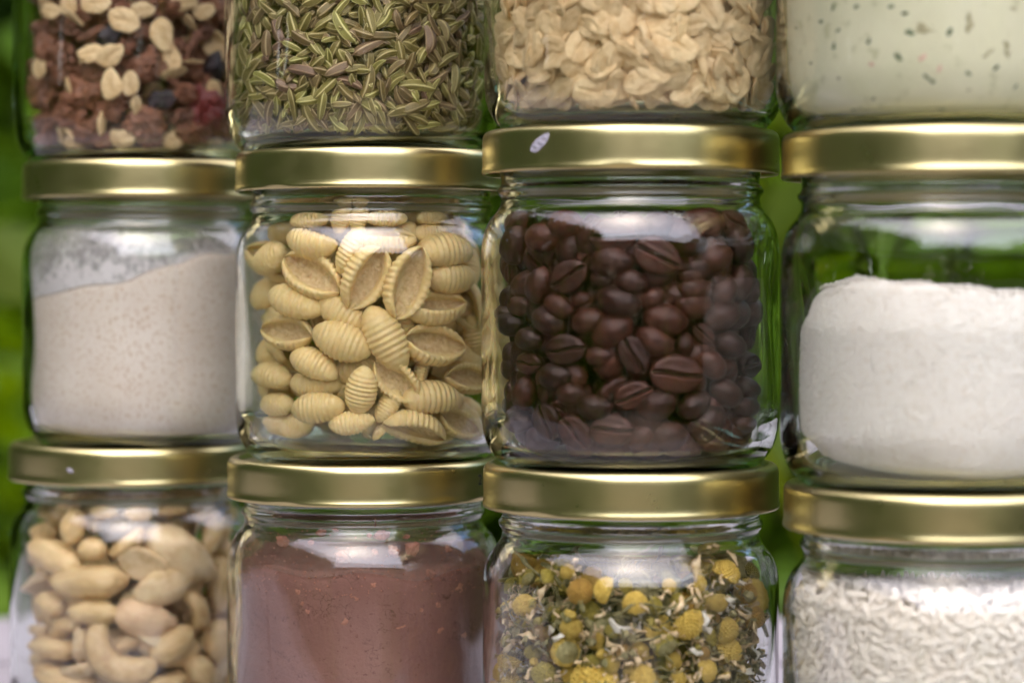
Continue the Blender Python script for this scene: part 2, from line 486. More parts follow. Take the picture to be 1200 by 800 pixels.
# two sprays of bigger, lighter leaves close behind the jars
def spray(label, base, spots, seed):
    r = np.random.default_rng(seed)
    root = bpy.data.objects.new('leafy_branch', None); COL.objects.link(root); root.location = base
    tag(root, label, 'branch', 'leafy branches behind the jars')
    B = np.array(base)
    for (x, y, z, s) in spots:
        lf = leaves_mesh('leaf', np.zeros((1, 3)), np.array([s]), int(r.integers(1e6)), up=.1)
        o = link('leaf', lf, root, M['leaf_bright'])
        o.location = (x - B[0], y - B[1], z - B[2])
    path = [np.zeros(3)] + [np.array([(1-t)*0 + t*(spots[-1][0]-B[0]) + .03*math.sin(5*t), t*(spots[-1][1]-B[1]), t*(spots[-1][2]-B[2])]) for t in np.linspace(.1, 1, 10)]
    v, f = tube(path, np.linspace(.008, .002, len(path)), 6)
    link('twig', mesh_np('twig', v, f), root, M['bark'])
spray('light yellow green leafy branch at the left edge beside the flour jar', (-.40, 1.55, GZ),
      [(-.365, 1.45, .20, .09), (-.345, 1.47, .185, .08), (-.36, 1.43, .165, .07), (-.29, 1.46, .06, .07), (-.40, 1.4, .14, .06)], 11)
spray('light green leafy branch in the gap between coffee and sugar jars', (.22, 1.55, GZ),
      [(.15, 1.5, .22, .10), (.16, 1.5, .17, .09), (.165, 1.52, .26, .09), (.15, 1.5, .05, .10), (.17, 1.55, .0, .1)], 12)
# hedges of the garden beyond the frame (they show in the lids and the glass); the facing one is added
def hedge(label, x0, x1, y0, y1, h, n, seed, mat='leaf_yew'):
    r = np.random.default_rng(seed)
    c = np.c_[r.uniform(x0, x1, n), r.uniform(y0, y1, n), GZ + h * r.uniform(0, 1, n) ** .8]
    me = leaves_mesh('hedge', c, r.uniform(.14, .24, n), seed)
    tag(link('hedge', me, None, M[mat]), label, 'hedge', None, 'stuff')
hedge('tall green hedge beyond the left side of the table', -2.3, -1.55, -3.0, 2.9, 2.65, 12500, 21, 'leaf')
hedge('tall green hedge beyond the right side of the table', 1.55, 2.3, -2.6, 2.9, 1.45, 8000, 22, 'leaf')
hedge('green hedge behind the shrubs at the back', -2.6, 2.6, 2.95, 3.5, 3.4, 8000, 23, 'leaf_dark')
hedge('added unseen hedge facing the jars, darkening reflections in glass and lids', -4.5, 4.5, -6.2, -5.6, 2.75, 16000, 24, 'leaf_dark')  # added out of view: dark leaves keep the reflections in the jars low

# ------------------------------------------------------------------ jars
mm = .001
PITCH_Z = 93.5 * mm
RB = 42.2
OUT = [(0, 1.5), (16, 1.4), (26, 1.2), (31, .7), (33.2, .15), (34.5, 0), (35.7, .35), (37.6, 1.9), (39.5, 4.3), (41.0, 7.3), (41.8, 10.4), (42.15, 14), (42.2, 20), (42.2, 34), (42.2, 48), (42.2, 59), (42.05, 62.5), (41.6, 65.3), (40.8, 67.8), (39.6, 70.0), (38.2, 71.7), (37.2, 73.2), (36.7, 74.8), (36.75, 76.0), (37.6, 77.2), (37.7, 78.2), (36.8, 79.4), (36.6, 81), (37.0, 83), (37.9, 84.2), (37.2, 85.6), (36.7, 88), (36.6, 90.2), (36.0, 91.2)]
INN = [(35.2, 91.4), (34.4, 90.8), (34.1, 89), (34.0, 84), (33.9, 78), (34.1, 75.5), (34.7, 73.4), (36.0, 71.4), (37.4, 69.4), (38.5, 67.0), (39.15, 64.2), (39.4, 61), (39.5, 56), (39.5, 45), (39.5, 32), (39.5, 20), (39.3, 15), (38.7, 11.8), (37.5, 8.2), (35.6, 5.6), (33.2, 4.1), (29, 3.5), (14, 3.7), (0, 3.8)]
_inz = np.array([p[1] for p in INN if p[0] > 20 ][::-1]); _inr = np.array([p[0] for p in INN if p[0] > 20][::-1])
def r_in(z):                       # inner radius at a height, mm
    return np.interp(z, _inz, _inr)

def glass_mesh(seed):
    prof = spline(OUT, 4) + spline(INN, 4)
    nout = len(spline(OUT, 4))
    seg = 160
    ph = [random.uniform(0, 6.28) for _ in range(6)]
    V, F = [], []
    for i, (r, z) in enumerate(prof):
        for k in range(seg):
            a = 2*math.pi*k/seg
            rr = r
            if r > 8:
                if i < nout:
                    w = .035*math.sin(2*a+ph[0]) + .02*math.sin(5*a+ph[1]+z*.05) + .015*math.sin(9*a+ph[4]-z*.11)
                    if z < .34 and 33.9 < r < 35.2: z2 = z + (.16 if k % 2 else 0)
                else:
                    w = .16*math.sin(2*a+ph[2]+z*.02) + .10*math.sin(5*a+ph[3]-z*.06) + .05*math.sin(11*a+ph[5]+z*.13)
                rr += w if i < nout else w + .31
            zz = z + (.22 if (i < nout and 33.6 < r < 36.2 and z < .5 and k % 2) else 0)
            V.append((rr*mm*math.cos(a), rr*mm*math.sin(a), zz*mm))
    n = len(prof)
    for i in range(n-1):
        for k in range(seg):
            k2 = (k+1) % seg
            F.append((i*seg+k, i*seg+k2, (i+1)*seg+k2, (i+1)*seg+k))
    for k in range(seg):           # bridge lip (outer end to inner start is already joined); nothing else to close
        pass
    return mesh_np('glass_body', V, np.array(F))

LIDP = [(0, 93.25), (20, 93.25), (33, 93.2), (36.6, 93.15), (37.6, 93.4), (38.3, 94.0), (39.2, 94.5), (40.2, 94.5), (41.1, 94.1), (41.7, 93.3), (41.95, 92.2), (42.0, 90), (42.0, 87.5), (42.0, 85), (42.1, 84.0), (42.25, 83.3), (42.15, 82.6), (41.75, 82.3), (41.25, 82.45), (41.0, 83.1), (41.2, 83.8), (41.5, 85), (41.5, 90), (41.2, 92.2), (40.2, 93.6), (39.2, 93.7), (38.4, 93.2), (37.6, 92.6), (36.6, 92.4), (33, 92.4), (0, 92.4)]
LID_ME = []
for s in range(3):
    ph = random.uniform(0, 6)
    LID_ME.append(lathe('lid', [(r*mm, z*mm) for r, z in spline(LIDP, 4)], 144, False, lambda a, z, r: (.00005*math.sin(3*a+ph) + .00004*math.sin(7*a+ph*2) - (.00035*math.exp(-((z-.0828)/.0008)**2)*max(0, math.cos(4*a+ph))**10)) if r > .03 else 0))
GLASS_ME = [glass_mesh(s) for s in range(3)]
for me in GLASS_ME: me.materials.append(M['glass'])
for me in LID_ME: me.materials.append(M['lid'])

COLX = [(-.1229, .781), (-.0434, .7146), (.0335, .654), (.1146, .619)]
# small shifts (mm) of each jar: [row][col] -> dx, dy
SHIFT = {(0, 0): (-5.2, 1), (0, 1): (-2.6, -1), (0, 2): (.3, 1.5), (0, 3): (.8, 0),
         (1, 0): (0, 0), (1, 1): (0, 0), (1, 2): (0, 0), (1, 3): (0, 0),
         (2, 0): (-2.6, 0), (2, 1): (-2.9, -1), (2, 2): (.7, -5), (2, 3): (-1.4, 0)}
CONTENT = {(2, 0): 'brown muesli with pale oat flakes', (2, 1): 'green fennel seeds', (2, 2): 'pale rolled oat flakes', (2, 3): 'pale cream with green herb flecks',
           (1, 0): 'beige wholemeal flour', (1, 1): 'cream ribbed pasta shells', (1, 2): 'dark roasted coffee beans', (1, 3): 'white sugar, half full',
           (0, 0): 'cashews and peanuts', (0, 1): 'reddish brown cocoa powder', (0, 2): 'dried yellow chamomile flowers', (0, 3): 'white rice grains'}
JAR = {}
for (row, c), what in CONTENT.items():
    dx, dy = SHIFT[(row, c)]
    e = bpy.data.objects.new('glass_jar', None); COL.objects.link(e)
    x, y = COLX[c]
    e.location = (x + dx*mm, y + dy*mm, row*PITCH_Z)
    tag(e, 'clear glass jar with gold lid, holding ' + what, 'jar', 'stacked storage jars with gold lids')
    link('glass_body', GLASS_ME[(row + 2*c) % 3], e).rotation_euler[2] = random.uniform(0, 6.28)
    link('lid', LID_ME[(row + c) % 3], e).rotation_euler[2] = random.uniform(0, 6.28)
    if c == 2:                     # the tall-based bottom jar lifts its column a little
        if row == 0: e.scale = (1, 1, 1.0278)
        else: e.location.z += .0026
    JAR[(row, c)] = e

# ------------------------------------------------------------------ pixel ray -> point on a jar's inner wall
cp, sp_ = math.cos(PITCH), math.sin(PITCH)
def ray(px, py):
    u = (px - 600) / FPX; v = -(py - 400) / FPX
    return Vector((u, cp + v*sp_, v*cp - sp_)).normalized()
def on_wall(jar, px, py, r):
    """first point where the sight line meets the upright cylinder of radius r (m) in that jar, jar-local"""
    J = JAR[jar].location; d = ray(px, py); o = CAM - J
    a = d.x**2 + d.y**2; b = 2*(o.x*d.x + o.y*d.y); c = o.x**2 + o.y**2 - r*r
    disc = b*b - 4*a*c
    t = (-b - math.sqrt(max(disc, 0))) / (2*a)
    p = o + d*t
    if disc < 0:
        k = r*.985 / math.hypot(p.x, p.y); p.x *= k; p.y *= k
    return p, d

# ------------------------------------------------------------------ piece prototypes: dict(parts=[(name, mesh, mats)], V=all verts, L=length)
def proto(parts, L):
    V = np.concatenate([np.array([v.co for v in me.vertices]) for _, me in parts])
    if len(V) > 400: V = V[np.random.default_rng(1).choice(len(V), 400, replace=False)]
    return dict(parts=parts, V=V, L=L)

def with_mats(me, *mats):
    for m in mats: me.materials.append(m)
    return me

def pasta_mesh(seed, nu=72, nv=22, L=19., W=10.8):
    r = np.random.default_rng(seed)
    tw = r.uniform(-.25, .25); slant = r.uniform(-.5, .5); bend = r.uniform(-.05, .12); asym = r.uniform(-.15, .15)
    us = np.linspace(-1, 1, nu)
    rings = []; midx = []
    for u in us:
        w = (W/2) * max(1 - abs(u)**2.15, 0)**.64 * (1 + asym*u*.6) + .35
        phm = R(122) + R(40)*abs(u)**3.2
        th = min(2.25, w*.46)
        ring = []
        for k in range(nv):
            f = -phm + 2*phm*k/(nv-1)
            rib = 1 + .040*math.cos((u*11.5 + slant*f*.9)*math.pi) * (1 - abs(u)**4)
            ro = w*rib
            ring.append((f, ro))
        for k in range(nv):
            f = phm - 2*phm*k/(nv-1)
            ring.append((f*.985, w - min(th*(1 + .35*max(math.cos(f), 0)), w*.80)))
        pts = []
        for f, rad in ring:
            f2 = f + tw*u
            x = u*L/2*(1 + 0.0*f)
            yv = rad*math.sin(f2)
            zv = -rad*math.cos(f2)*.86 + bend*W*(u*u)
            pts.append((x, yv, zv))
        rings.append(pts)
    n2 = 2*nv
    V = np.array(rings).reshape(-1, 3)*mm
    F, mi = [], []
    for i in range(nu-1):
        for k in range(n2):
            k2 = (k+1) % n2
            F.append((i*n2+k, (i+1)*n2+k, (i+1)*n2+k2, i*n2+k2))
            mi.append(1 if (nv + 3 <= k < 2*nv - 4) else 0)
    for i in (0, nu-1):            # ends: close outer to inner
        c = np.arange(n2) + i*n2
        for k in range(nv-1):
            q = (c[k], c[k+1], c[n2-2-k], c[n2-1-k])
            F.append(q if i == 0 else q[::-1]); mi.append(0)
    return with_mats(mesh_np('pasta_shell', V, np.array(F), True, mi), M['pasta'], M['pasta_inside'])

def bean_mesh(seed, sub=5, L=12., W=8.8, H=6.6):
    r = np.random.default_rng(seed)
    V, F = ICO[sub]; V = V.copy()
    s = r.uniform(-.14, .14); ph = r.uniform(-.3, .3)
    x, y, z = V[:, 0].copy(), V[:, 1].copy(), V[:, 2].copy()
    flat = z < 0
    z2 = np.where(flat, np.tanh(z*2.2)*.36, z)
    V[:, 2] = z2
    yc = s*np.sin(x*2.6 + ph)
    g = np.exp(-((y - yc)/.085)**2) * np.clip((.97 - np.abs(x))/.12, 0, 1)
    V[:, 2] += np.where(z < -.05, g*.34*np.clip(-z*2.5, 0, 1), 0)
    lip = np.exp(-((np.abs(y - yc) - .2)/.12)**2)*np.clip(.95-np.abs(x), 0, 1)
    V[:, 2] -= np.where(z < -.05, lip*.07, 0)
    nn = vnoise(V, 2.2, seed*3.1)*.04 + vnoise(V, 6, seed)*.012
    V *= (1 + nn)[:, None]
    V[:, 1] *= 1 - .10*V[:, 0]
    fc = V[F].mean(1)
    ycf = s*np.sin(ICO[sub][0][F].mean(1)[:, 0]*2.6 + ph)
    mi = ((np.abs(ICO[sub][0][F].mean(1)[:, 1] - ycf) < .06) & (ICO[sub][0][F].mean(1)[:, 2] < -.1)).astype(int)
    V *= np.array([L/2, W/2, H/1.36])*mm
    return with_mats(mesh_np('coffee_bean', V, F, True, mi), M['bean'], M['bean_crease'])

def nut_mesh(kind, seed, sub=4):
    r = np.random.default_rng(seed)
    V, F = ICO[sub]; V = V.copy(); mat = M['nut']
    x = V[:, 0].copy(); y = V[:, 1].copy(); z = V[:, 2].copy()
    if kind == 'peanut':           # plump kernel with a seam and a nib
        V *= np.array([8.2, 4.0, 3.8])
        V[:, 1:] *= (1 + .10*x - .06*np.cos(3*x))[:, None]
        V[:, 1:] *= (1 - .10*np.exp(-(z/.06)**2)*(y > -.2))[:, None]
        V[:, 0] += np.where(x > .9, (x-.9)*9, 0)
    elif kind == 'round':
        V *= np.array([6.2, 4.4, 4.2]); V[:, 1:] *= (1 - .10*np.exp(-(z/.06)**2)*(y > -.2))[:, None]
    elif kind == 'half':           # split kernel: flat face on -z with a shallow hollow
        zz = np.where(z < 0, np.tanh(z*3)*.10 + .10*np.clip(1 - x*x*1.3 - y*y*1.3, 0, 1), z)
        V[:, 2] = zz
        V *= np.array([8.4, 5.4, 5.2]); mat = M['nut_pale']
        V[:, 0] += np.where(x > .88, (x-.88)*10, 0)
    elif kind == 'cashew':         # kidney
        rad = 3.9*np.sqrt(np.clip(1 - np.abs(x)**2.6, 0, 1))
        nrm = np.sqrt(y*y + z*z) + 1e-9
        ang = x*1.62
        rr = rad*(1 + .10*x)
        yy = y/nrm*rr; zz = z/nrm*rr*.92
        Rc = 7.6
        V = np.c_[np.sin(ang)*(Rc - yy), -Rc*.35 + np.cos(ang)*(Rc - yy) , zz]
        V[:, 1] -= 3
        mat = M['nut']
    V *= (1 + vnoise(ICO[sub][0], 1.6, seed*2.7)*.11 + vnoise(ICO[sub][0], 4.5, seed)*.022)[:, None]
    return with_mats(mesh_np({'peanut': 'peanut', 'round': 'peanut', 'half': 'peanut_half', 'cashew': 'cashew'}[kind], V*mm, F), mat)

def flake_mesh(seed, sub=4, L=11., W=7.6, T=1.7, name='oat_flake', mat='oat'):
    r = np.random.default_rng(seed)
    S, F = ICO[sub]; V = S.copy()
    out = 1 + vnoise(np.c_[S[:, :2], np.zeros(len(S))], 1.6, seed*1.7)*.13
    x, y = S[:, 0], S[:, 1]
    zt = np.sign(S[:, 2])*np.abs(S[:, 2])**.75
    groove = .45*np.exp(-((y - .12*np.sin(2*x + seed))/.09)**2)*np.clip(1-x*x, 0, 1)*(S[:, 2] > 0)
    curl = r.uniform(-.35, .35); curl2 = r.uniform(-.25, .25)
    V[:, 0] = x*out*L/2*(1 + .08*y); V[:, 1] = y*out*W/2*(1 - .12*x)
    V[:, 2] = (zt - groove)*T/2*(1 + vnoise(S, 3, seed)*.35) + curl*(y*y) + curl2*x*x*1.2 + .3*vnoise(np.c_[S[:, :2], np.zeros(len(S))], 2.0, seed+9)
    return with_mats(mesh_np(name, V*mm, F), M[mat])

def chunk_mesh(seed, size=(6, 5, 4.5), sub=4, name='muesli_cluster', mat='cluster', amp=.42):
    S, F = ICO[sub]
    d = 1 + amp*vnoise(S, 1.5, seed*2.3) + amp*.55*vnoise(S, 3.6, seed) + amp*.25*vnoise(S, 8, seed+4)
    return with_mats(mesh_np(name, S*d[:, None]*np.array(size)*mm, F), M[mat])

def fennel_mesh(seed, L=7.6, W=2.3, nl=9, brown=False):
    r = np.random.default_rng(seed)
    ns = 20; bend = r.uniform(-1.5, 1.5); V, F, mi = [], [], []
    for i in range(nl+1):
        u = -1 + 2*i/nl
        w = W/2*max(1 - abs(u)**3, 0)**.62*(1 + .18*u) + .14
        for k in range(ns):
            a = 2*math.pi*k/ns
            rr = w*(1.09 if k % 4 in (0, 1) else .92)
            V.append((u*L/2, rr*math.cos(a) + bend*(u*u - .4), rr*math.sin(a)*.72))
    for i in range(nl):
        for k in range(ns):
            k2 = (k+1) % ns
            F.append((i*ns+k, (i+1)*ns+k, (i+1)*ns+k2, i*ns+k2)); mi.append(0 if k % 4 == 0 else 1)
    F.append(tuple(range(ns))); mi.append(0); F.append(tuple(nl*ns + k for k in range(ns))[::-1]); mi.append(0)
    # short stalk at one end
    o = len(V); sv, sf = tube([(L/2 - .2, bend*.6, 0), (L/2 + .5, bend*.7, .05), (L/2 + 1.0, bend*.7 + .2, .1)], [.2, .14, .1], 5)
    V += [tuple(v) for v in sv]; F += [tuple(o + q for q in f) for f in sf]; mi += [1]*len(sf)
    return with_mats(mesh_np('fennel_seed', np.array(V)*mm, F, True, mi), M['fennel_ridge_b' if brown else 'fennel_ridge'], M['fennel_groove_b' if brown else 'fennel_groove'])

def rice_mesh(seed, sub=2):
    S, F = ICO[sub]
    V = S*np.array([3.3, 1.15, 1.0]); V[:, 2] += .04*V[:, 0]**2/3.3
    return with_mats(mesh_np('rice_grain', V*mm, F), M['rice'])

# ---- chamomile
def dome_mesh(seed, mat, rx=4.6, h=4.4, sub=5):
    S, F = ICO[sub]; V = S.copy()
    n = 150; k = np.arange(n) + .5
    ph = np.arccos(1 - 1.25*k/n); th = math.pi*(1 + 5**.5)*k
    C = np.c_[np.cos(th)*np.sin(ph), np.sin(th)*np.sin(ph), np.cos(ph)]
    dmin = np.min(np.linalg.norm(S[:, None, :] - C[None], axis=2), axis=1)
    b = np.where(S[:, 2] > -.3, np.clip(1 - (dmin/.11)**2, 0, 1), 0)
    V *= (1 + .15*b + .10*vnoise(S, 1.6, seed))[:, None]
    V[:, 2] = np.where(V[:, 2] < -.2, -.2 + (V[:, 2]+.2)*.3, V[:, 2])
    return with_mats(mesh_np('flower_dome', V*np.array([rx, rx, h])*mm, F), M[mat])
def calyx_mesh(seed, rx=4.5):
    r = np.random.default_rng(seed)
    prof = [(0, -3.3), (.9, -3.2), (1.0, -2.4), (2.2, -2.2), (3.6, -1.6), (4.4, -.7), (4.7, .3), (4.3, .25), (3.2, -.6), (0, -.9)]
    me = lathe('calyx', [(a*rx/4.5*mm, z*mm) for a, z in prof], 26, False, lambda a, z, rr: .00022*math.sin(13*a) if rr > .002 else 0)
    return with_mats(me, M['calyx'])
def petal_mesh(seed, L=5.5, W=2.4, curl=1.0, mat='petal'):
    r = np.random.default_rng(seed); nx, ny = 9, 5
    c2 = r.uniform(-1, 1); tw = r.uniform(-1, 1)
    V = []
    for s in (1, -1):
        for i in range(nx):
            u = i/(nx-1)
            for j in range(ny):
                v = -1 + 2*j/(ny-1)
                w = W/2*(.25 + .75*u**.6)*(1 + .22*math.sin(u*9 + seed*3 + v))*(1 if u < .95 else .75)
                y = v*w; z = 1.3*math.sin(u*3.4*curl) - .55*v*v*w + .45*math.sin(u*8+seed)*v + .25*math.sin(u*13+seed*2)
                yy = y*math.cos(tw*u) - z*math.sin(tw*u); zz = y*math.sin(tw*u) + z*math.cos(tw*u)
                V.append((u*L*(1 - .12*abs(curl)), yy + .4*c2*u*u, zz + s*.09))
    F = []; n = nx*ny
    for i in range(nx-1):
        for j in range(ny-1):
            a = i*ny+j; F.append((a, a+ny, a+ny+1, a+1)); F.append((n+a, n+a+1, n+a+ny+1, n+a+ny))
    rim = [j for j in range(ny)] + [i*ny+ny-1 for i in range(1, nx)] + [(nx-1)*ny+j for j in range(ny-2, -1, -1)] + [i*ny for i in range(nx-2, 0, -1)]
    for k in range(len(rim)):
        a, b = rim[k], rim[(k+1) % len(rim)]; F.append((a, b, n+b, n+a))
    return with_mats(mesh_np('petal', np.array(V)*mm, F), M[mat])
def stem_mesh(seed, L=22., rad=.55, curl=1.0):
    r = np.random.default_rng(seed)
    a1, a2, p = r.uniform(1, 4)*curl, r.uniform(.5, 2)*curl, r.uniform(0, 6)
    path = [(-L/2 + L*t, a1*math.sin(t*3.0 + p) + a2*math.sin(t*7), .8*math.sin(t*4+p)) for t in np.linspace(0, 1, 22)]
    v, f = tube(path, [rad*(.8 + .3*math.sin(t*9)) for t in np.linspace(0, 1, 22)], 7)
    return with_mats(mesh_np('flower_stem', np.array(v)*mm, f), M['stem'])

def jitter_mat(me, ang, axis, loc):
    me = me.copy(); me.transform(Matrix.Translation(loc) @ Matrix.Rotation(ang, 4, axis)); return me
def head_proto(seed, floret, rx, h, npet, petmat='petal', droop=.6):
    r = np.random.default_rng(seed)
    parts = [('flower_dome', dome_mesh(seed, floret, rx, h)), ('calyx', calyx_mesh(seed, rx))]
    for k in range(npet):
        a = r.uniform(0, 6.28)
        pm = petal_mesh(seed*7 + k, r.uniform(4, 6.5), r.uniform(1.6, 2.6), r.uniform(.4, 1.3), petmat).copy()
        mtx = Matrix.Rotation(a, 4, 'Z') @ Matrix.Translation((rx*.93*mm, 0, -.3*mm)) @ Matrix.Rotation(r.uniform(-1.5, 1.2)*droop, 4, 'Y') @ Matrix.Rotation(r.uniform(-.8, .8), 4, 'X')
        pm.transform(mtx)
        parts.append(('petal', pm))
    return proto(parts, 2*rx*mm)

# ------------------------------------------------------------------ placing
def basis(jar, p, d, ang, w=.65):
    rad = Vector((p.x, p.y, 0)).normalized()
    n = (rad*w + (-d)*(1-w)).normalized()
    n.z *= .3; n.normalize()
    t = Vector((0, 0, 1)).cross(n).normalized()     # image right
    u = n.cross(t).normalized()
    return t, u, n

def fit(V, Mx, loc, rgap=.25, zmin=None):
    """push the piece in from the glass: V piece verts (m), Mx 3x3, loc jar-local (m)"""
    Q = V @ np.array(Mx).T
    loc = np.array(loc, float)
    for _ in range(4):
        P = (Q + loc)/mm
        low = P[:, 2].min()
        fl = 4.2 if zmin is None else zmin
        if low < fl: loc[2] += (fl - low)*mm; P = (Q + loc)/mm
        rr = np.hypot(P[:, 0], P[:, 1])
        ex = (rr - (r_in(P[:, 2]) - rgap)).max()
        if ex <= 0: break
        h = np.hypot(loc[0], loc[1]) + 1e-9
        k = max(h - ex*1.03*mm, 0)/h
        loc[0] *= k; loc[1] *= k
    return loc

LABELS = {}
def spawn(pr, name, label, cat, group, jar, loc, Mx, scale):
    J = JAR[jar].location
    mt = Matrix(Mx).to_4x4()
    W = Matrix.Translation(Vector(loc) + J) @ mt
    if len(pr['parts']) == 1:
        o = bpy.data.objects.new(name, pr['parts'][0][1]); COL.objects.link(o)
    else:
        o = bpy.data.objects.new(name, None); COL.objects.link(o)
        for pn, me in pr['parts']:
            c = bpy.data.objects.new(pn, me); COL.objects.link(c); c.parent = o
    o.matrix_world = W
    tag(o, label + place_word(jar, loc) if label.endswith(', ') else label, cat, group)
    return o

def place_word(jar, loc, zlo=6, zhi=68):
    p = Vector(loc); v = (CAM - JAR[jar].location); v.z = 0; v.normalize()
    right = Vector((0, 0, 1)).cross(v)          # towards the right of the picture
    x = p.dot(right)/mm; f = (p.z/mm - zlo)/(zhi - zlo)
    row = 'base' if f < .2 else 'low' if f < .4 else 'middle' if f < .6 else 'upper' if f < .8 else 'top'
    col = 'far left' if x < -24 else 'left' if x < -8 else 'centre' if x < 8 else 'right' if x < 24 else 'far right'
    return {'base': 'near the base', 'low': 'low down', 'middle': 'at mid height', 'upper': 'high up', 'top': 'at the top'}[row] + (', at the ' + col)
def rot_cols(x, y, z, s):
    return Matrix(((x.x*s, y.x*s, z.x*s), (x.y*s, y.y*s, z.y*s), (x.z*s, y.z*s, z.z*s)))

def put_long(pr, name, label, cat, group, jar, px, py, Lpx, ang, roll=0, pitch=0, depth=0, half=3.0, smax=1.5, wide=1.0):
    """a piece seen at photo pixel (px, py), long axis at ang in the picture, roll about it: 0 = its +z faces out"""
    p, d = on_wall(jar, px, py, (39.3 - half - depth)*mm)
    t, u, n = basis(jar, p, d, ang)
    a = R(ang); q = R(pitch)
    l = ((t*math.cos(a) + u*math.sin(a))*math.cos(q) + n*math.sin(q)).normalized()
    z = (n - l*n.dot(l)).normalized()
    z = Matrix.Rotation(R(roll), 3, l) @ z
    y = z.cross(l)
    dist = (Vector(p) + JAR[jar].location - CAM).length
    s = min(max(Lpx*dist/FPX/pr['L'], .3), smax)
    Mx = rot_cols(l, y, z, s)
    if wide != 1.0:
        Mx = Mx @ Matrix.Diagonal((1, wide, wide))
    loc = fit(pr['V'], Mx, p)
    return spawn(pr, name, label, cat, group, jar, loc, Mx, s)

def rand_rot(r, n=None, tilt=.35):
    """random frame; with n given, z stays near +-n"""
    if n is None:
        m = Matrix.Identity(3)
        q = r.normal(size=4); q /= np.linalg.norm(q)
        from mathutils import Quaternion
        return Quaternion(q).to_matrix()
    z = (Vector(n) + Vector(r.normal(size=3))*tilt).normalized()
    if r.random() < .5: z = -z
    a = Vector(r.normal(size=3)); x = (a - z*a.dot(z)).normalized(); y = z.cross(x)
    return rot_cols(x, y, z, 1.0)

def merge(name, items, label, cat, group=None):
    """items: (mesh, 3x3, loc world) joined into one uncountable filling"""
    Vs, Fs, Ks, mats, mi, off = [], [], [], [], [], 0
    cache = {}
    for me, Mx, loc in items:
        if me.name not in cache:
            co = np.empty(len(me.vertices)*3, np.float32); me.vertices.foreach_get('co', co)
            lv = np.empty(len(me.loops), np.int32); me.loops.foreach_get('vertex_index', lv)
            lt = np.empty(len(me.polygons), np.int32); me.polygons.foreach_get('loop_total', lt)
            pm = np.empty(len(me.polygons), np.int32); me.polygons.foreach_get('material_index', pm)
            loc_m = []
            for m in me.materials:
                if m not in mats: mats.append(m)
                loc_m.append(mats.index(m))
            cache[me.name] = (co.reshape(-1, 3), lv, lt, np.array(loc_m)[pm])
        co, lv, lt, pm = cache[me.name]
        Vs.append(co @ np.array(Mx).T + np.array(loc)); Fs.append(lv + off); Ks.append(lt); mi.append(pm); off += len(co)
    V = np.concatenate(Vs).astype(np.float32); L = np.concatenate(Fs); K = np.concatenate(Ks)
    me = bpy.data.meshes.new(name)
    me.vertices.add(len(V)); me.vertices.foreach_set('co', V.ravel())
    me.loops.add(len(L)); me.loops.foreach_set('vertex_index', L.astype(np.int32))
    me.polygons.add(len(K)); me.polygons.foreach_set('loop_start', np.concatenate([[0], np.cumsum(K)[:-1]]).astype(np.int32))
    me.polygons.foreach_set('loop_total', K)
    for m in mats: me.materials.append(m)
    me.polygons.foreach_set('material_index', np.concatenate(mi).astype(np.int32))
    me.polygons.foreach_set('use_smooth', np.ones(len(K), dtype=bool))
    me.update(calc_edges=True)
    o = bpy.data.objects.new(name, me); COL.objects.link(o)
    return tag(o, label, cat, group, 'stuff')

def front_angle(jar):
    J = JAR[jar].location - CAM
    return math.atan2(-J.y, -J.x)

def fill_points(r, jar, z0, z1, step, rmax_gap, front=False, shell=None):
    """loosely packed points (m, jar-local): jittered lattice inside the jar"""
    out = []
    z = z0; lay = 0
    while z < z1:
        rmax = r_in(z) - rmax_gap
        lay += 1
        for ix in np.arange(-42, 42.1, step):
            for iy in np.arange(-42, 42.1, step):
                x = ix + (step/2 if lay % 2 else 0) + r.normal()*step*.16; y = iy + (step/2 if lay % 2 else 0) + r.normal()*step*.16
                h = math.hypot(x, y)
                if h > rmax: continue
                if shell is not None and h < rmax - shell: continue
                out.append((x*mm, y*mm, (z + r.normal()*step*.12)*mm))
        z += step*.8
    return out

# ------------------------------------------------------------------ pasta shells (middle row, second column)
PA = [pasta_mesh(s) for s in range(6)]
PAP = [proto([('pasta_shell', me)], 19.0*mm) for me in PA]
PG = 'pasta shells in the pasta jar'
PL = dict(o='cream ribbed pasta shell, hollow side out, ', b='cream ribbed pasta shell, ribbed back out, ', s='cream ribbed pasta shell lying on its side, ')
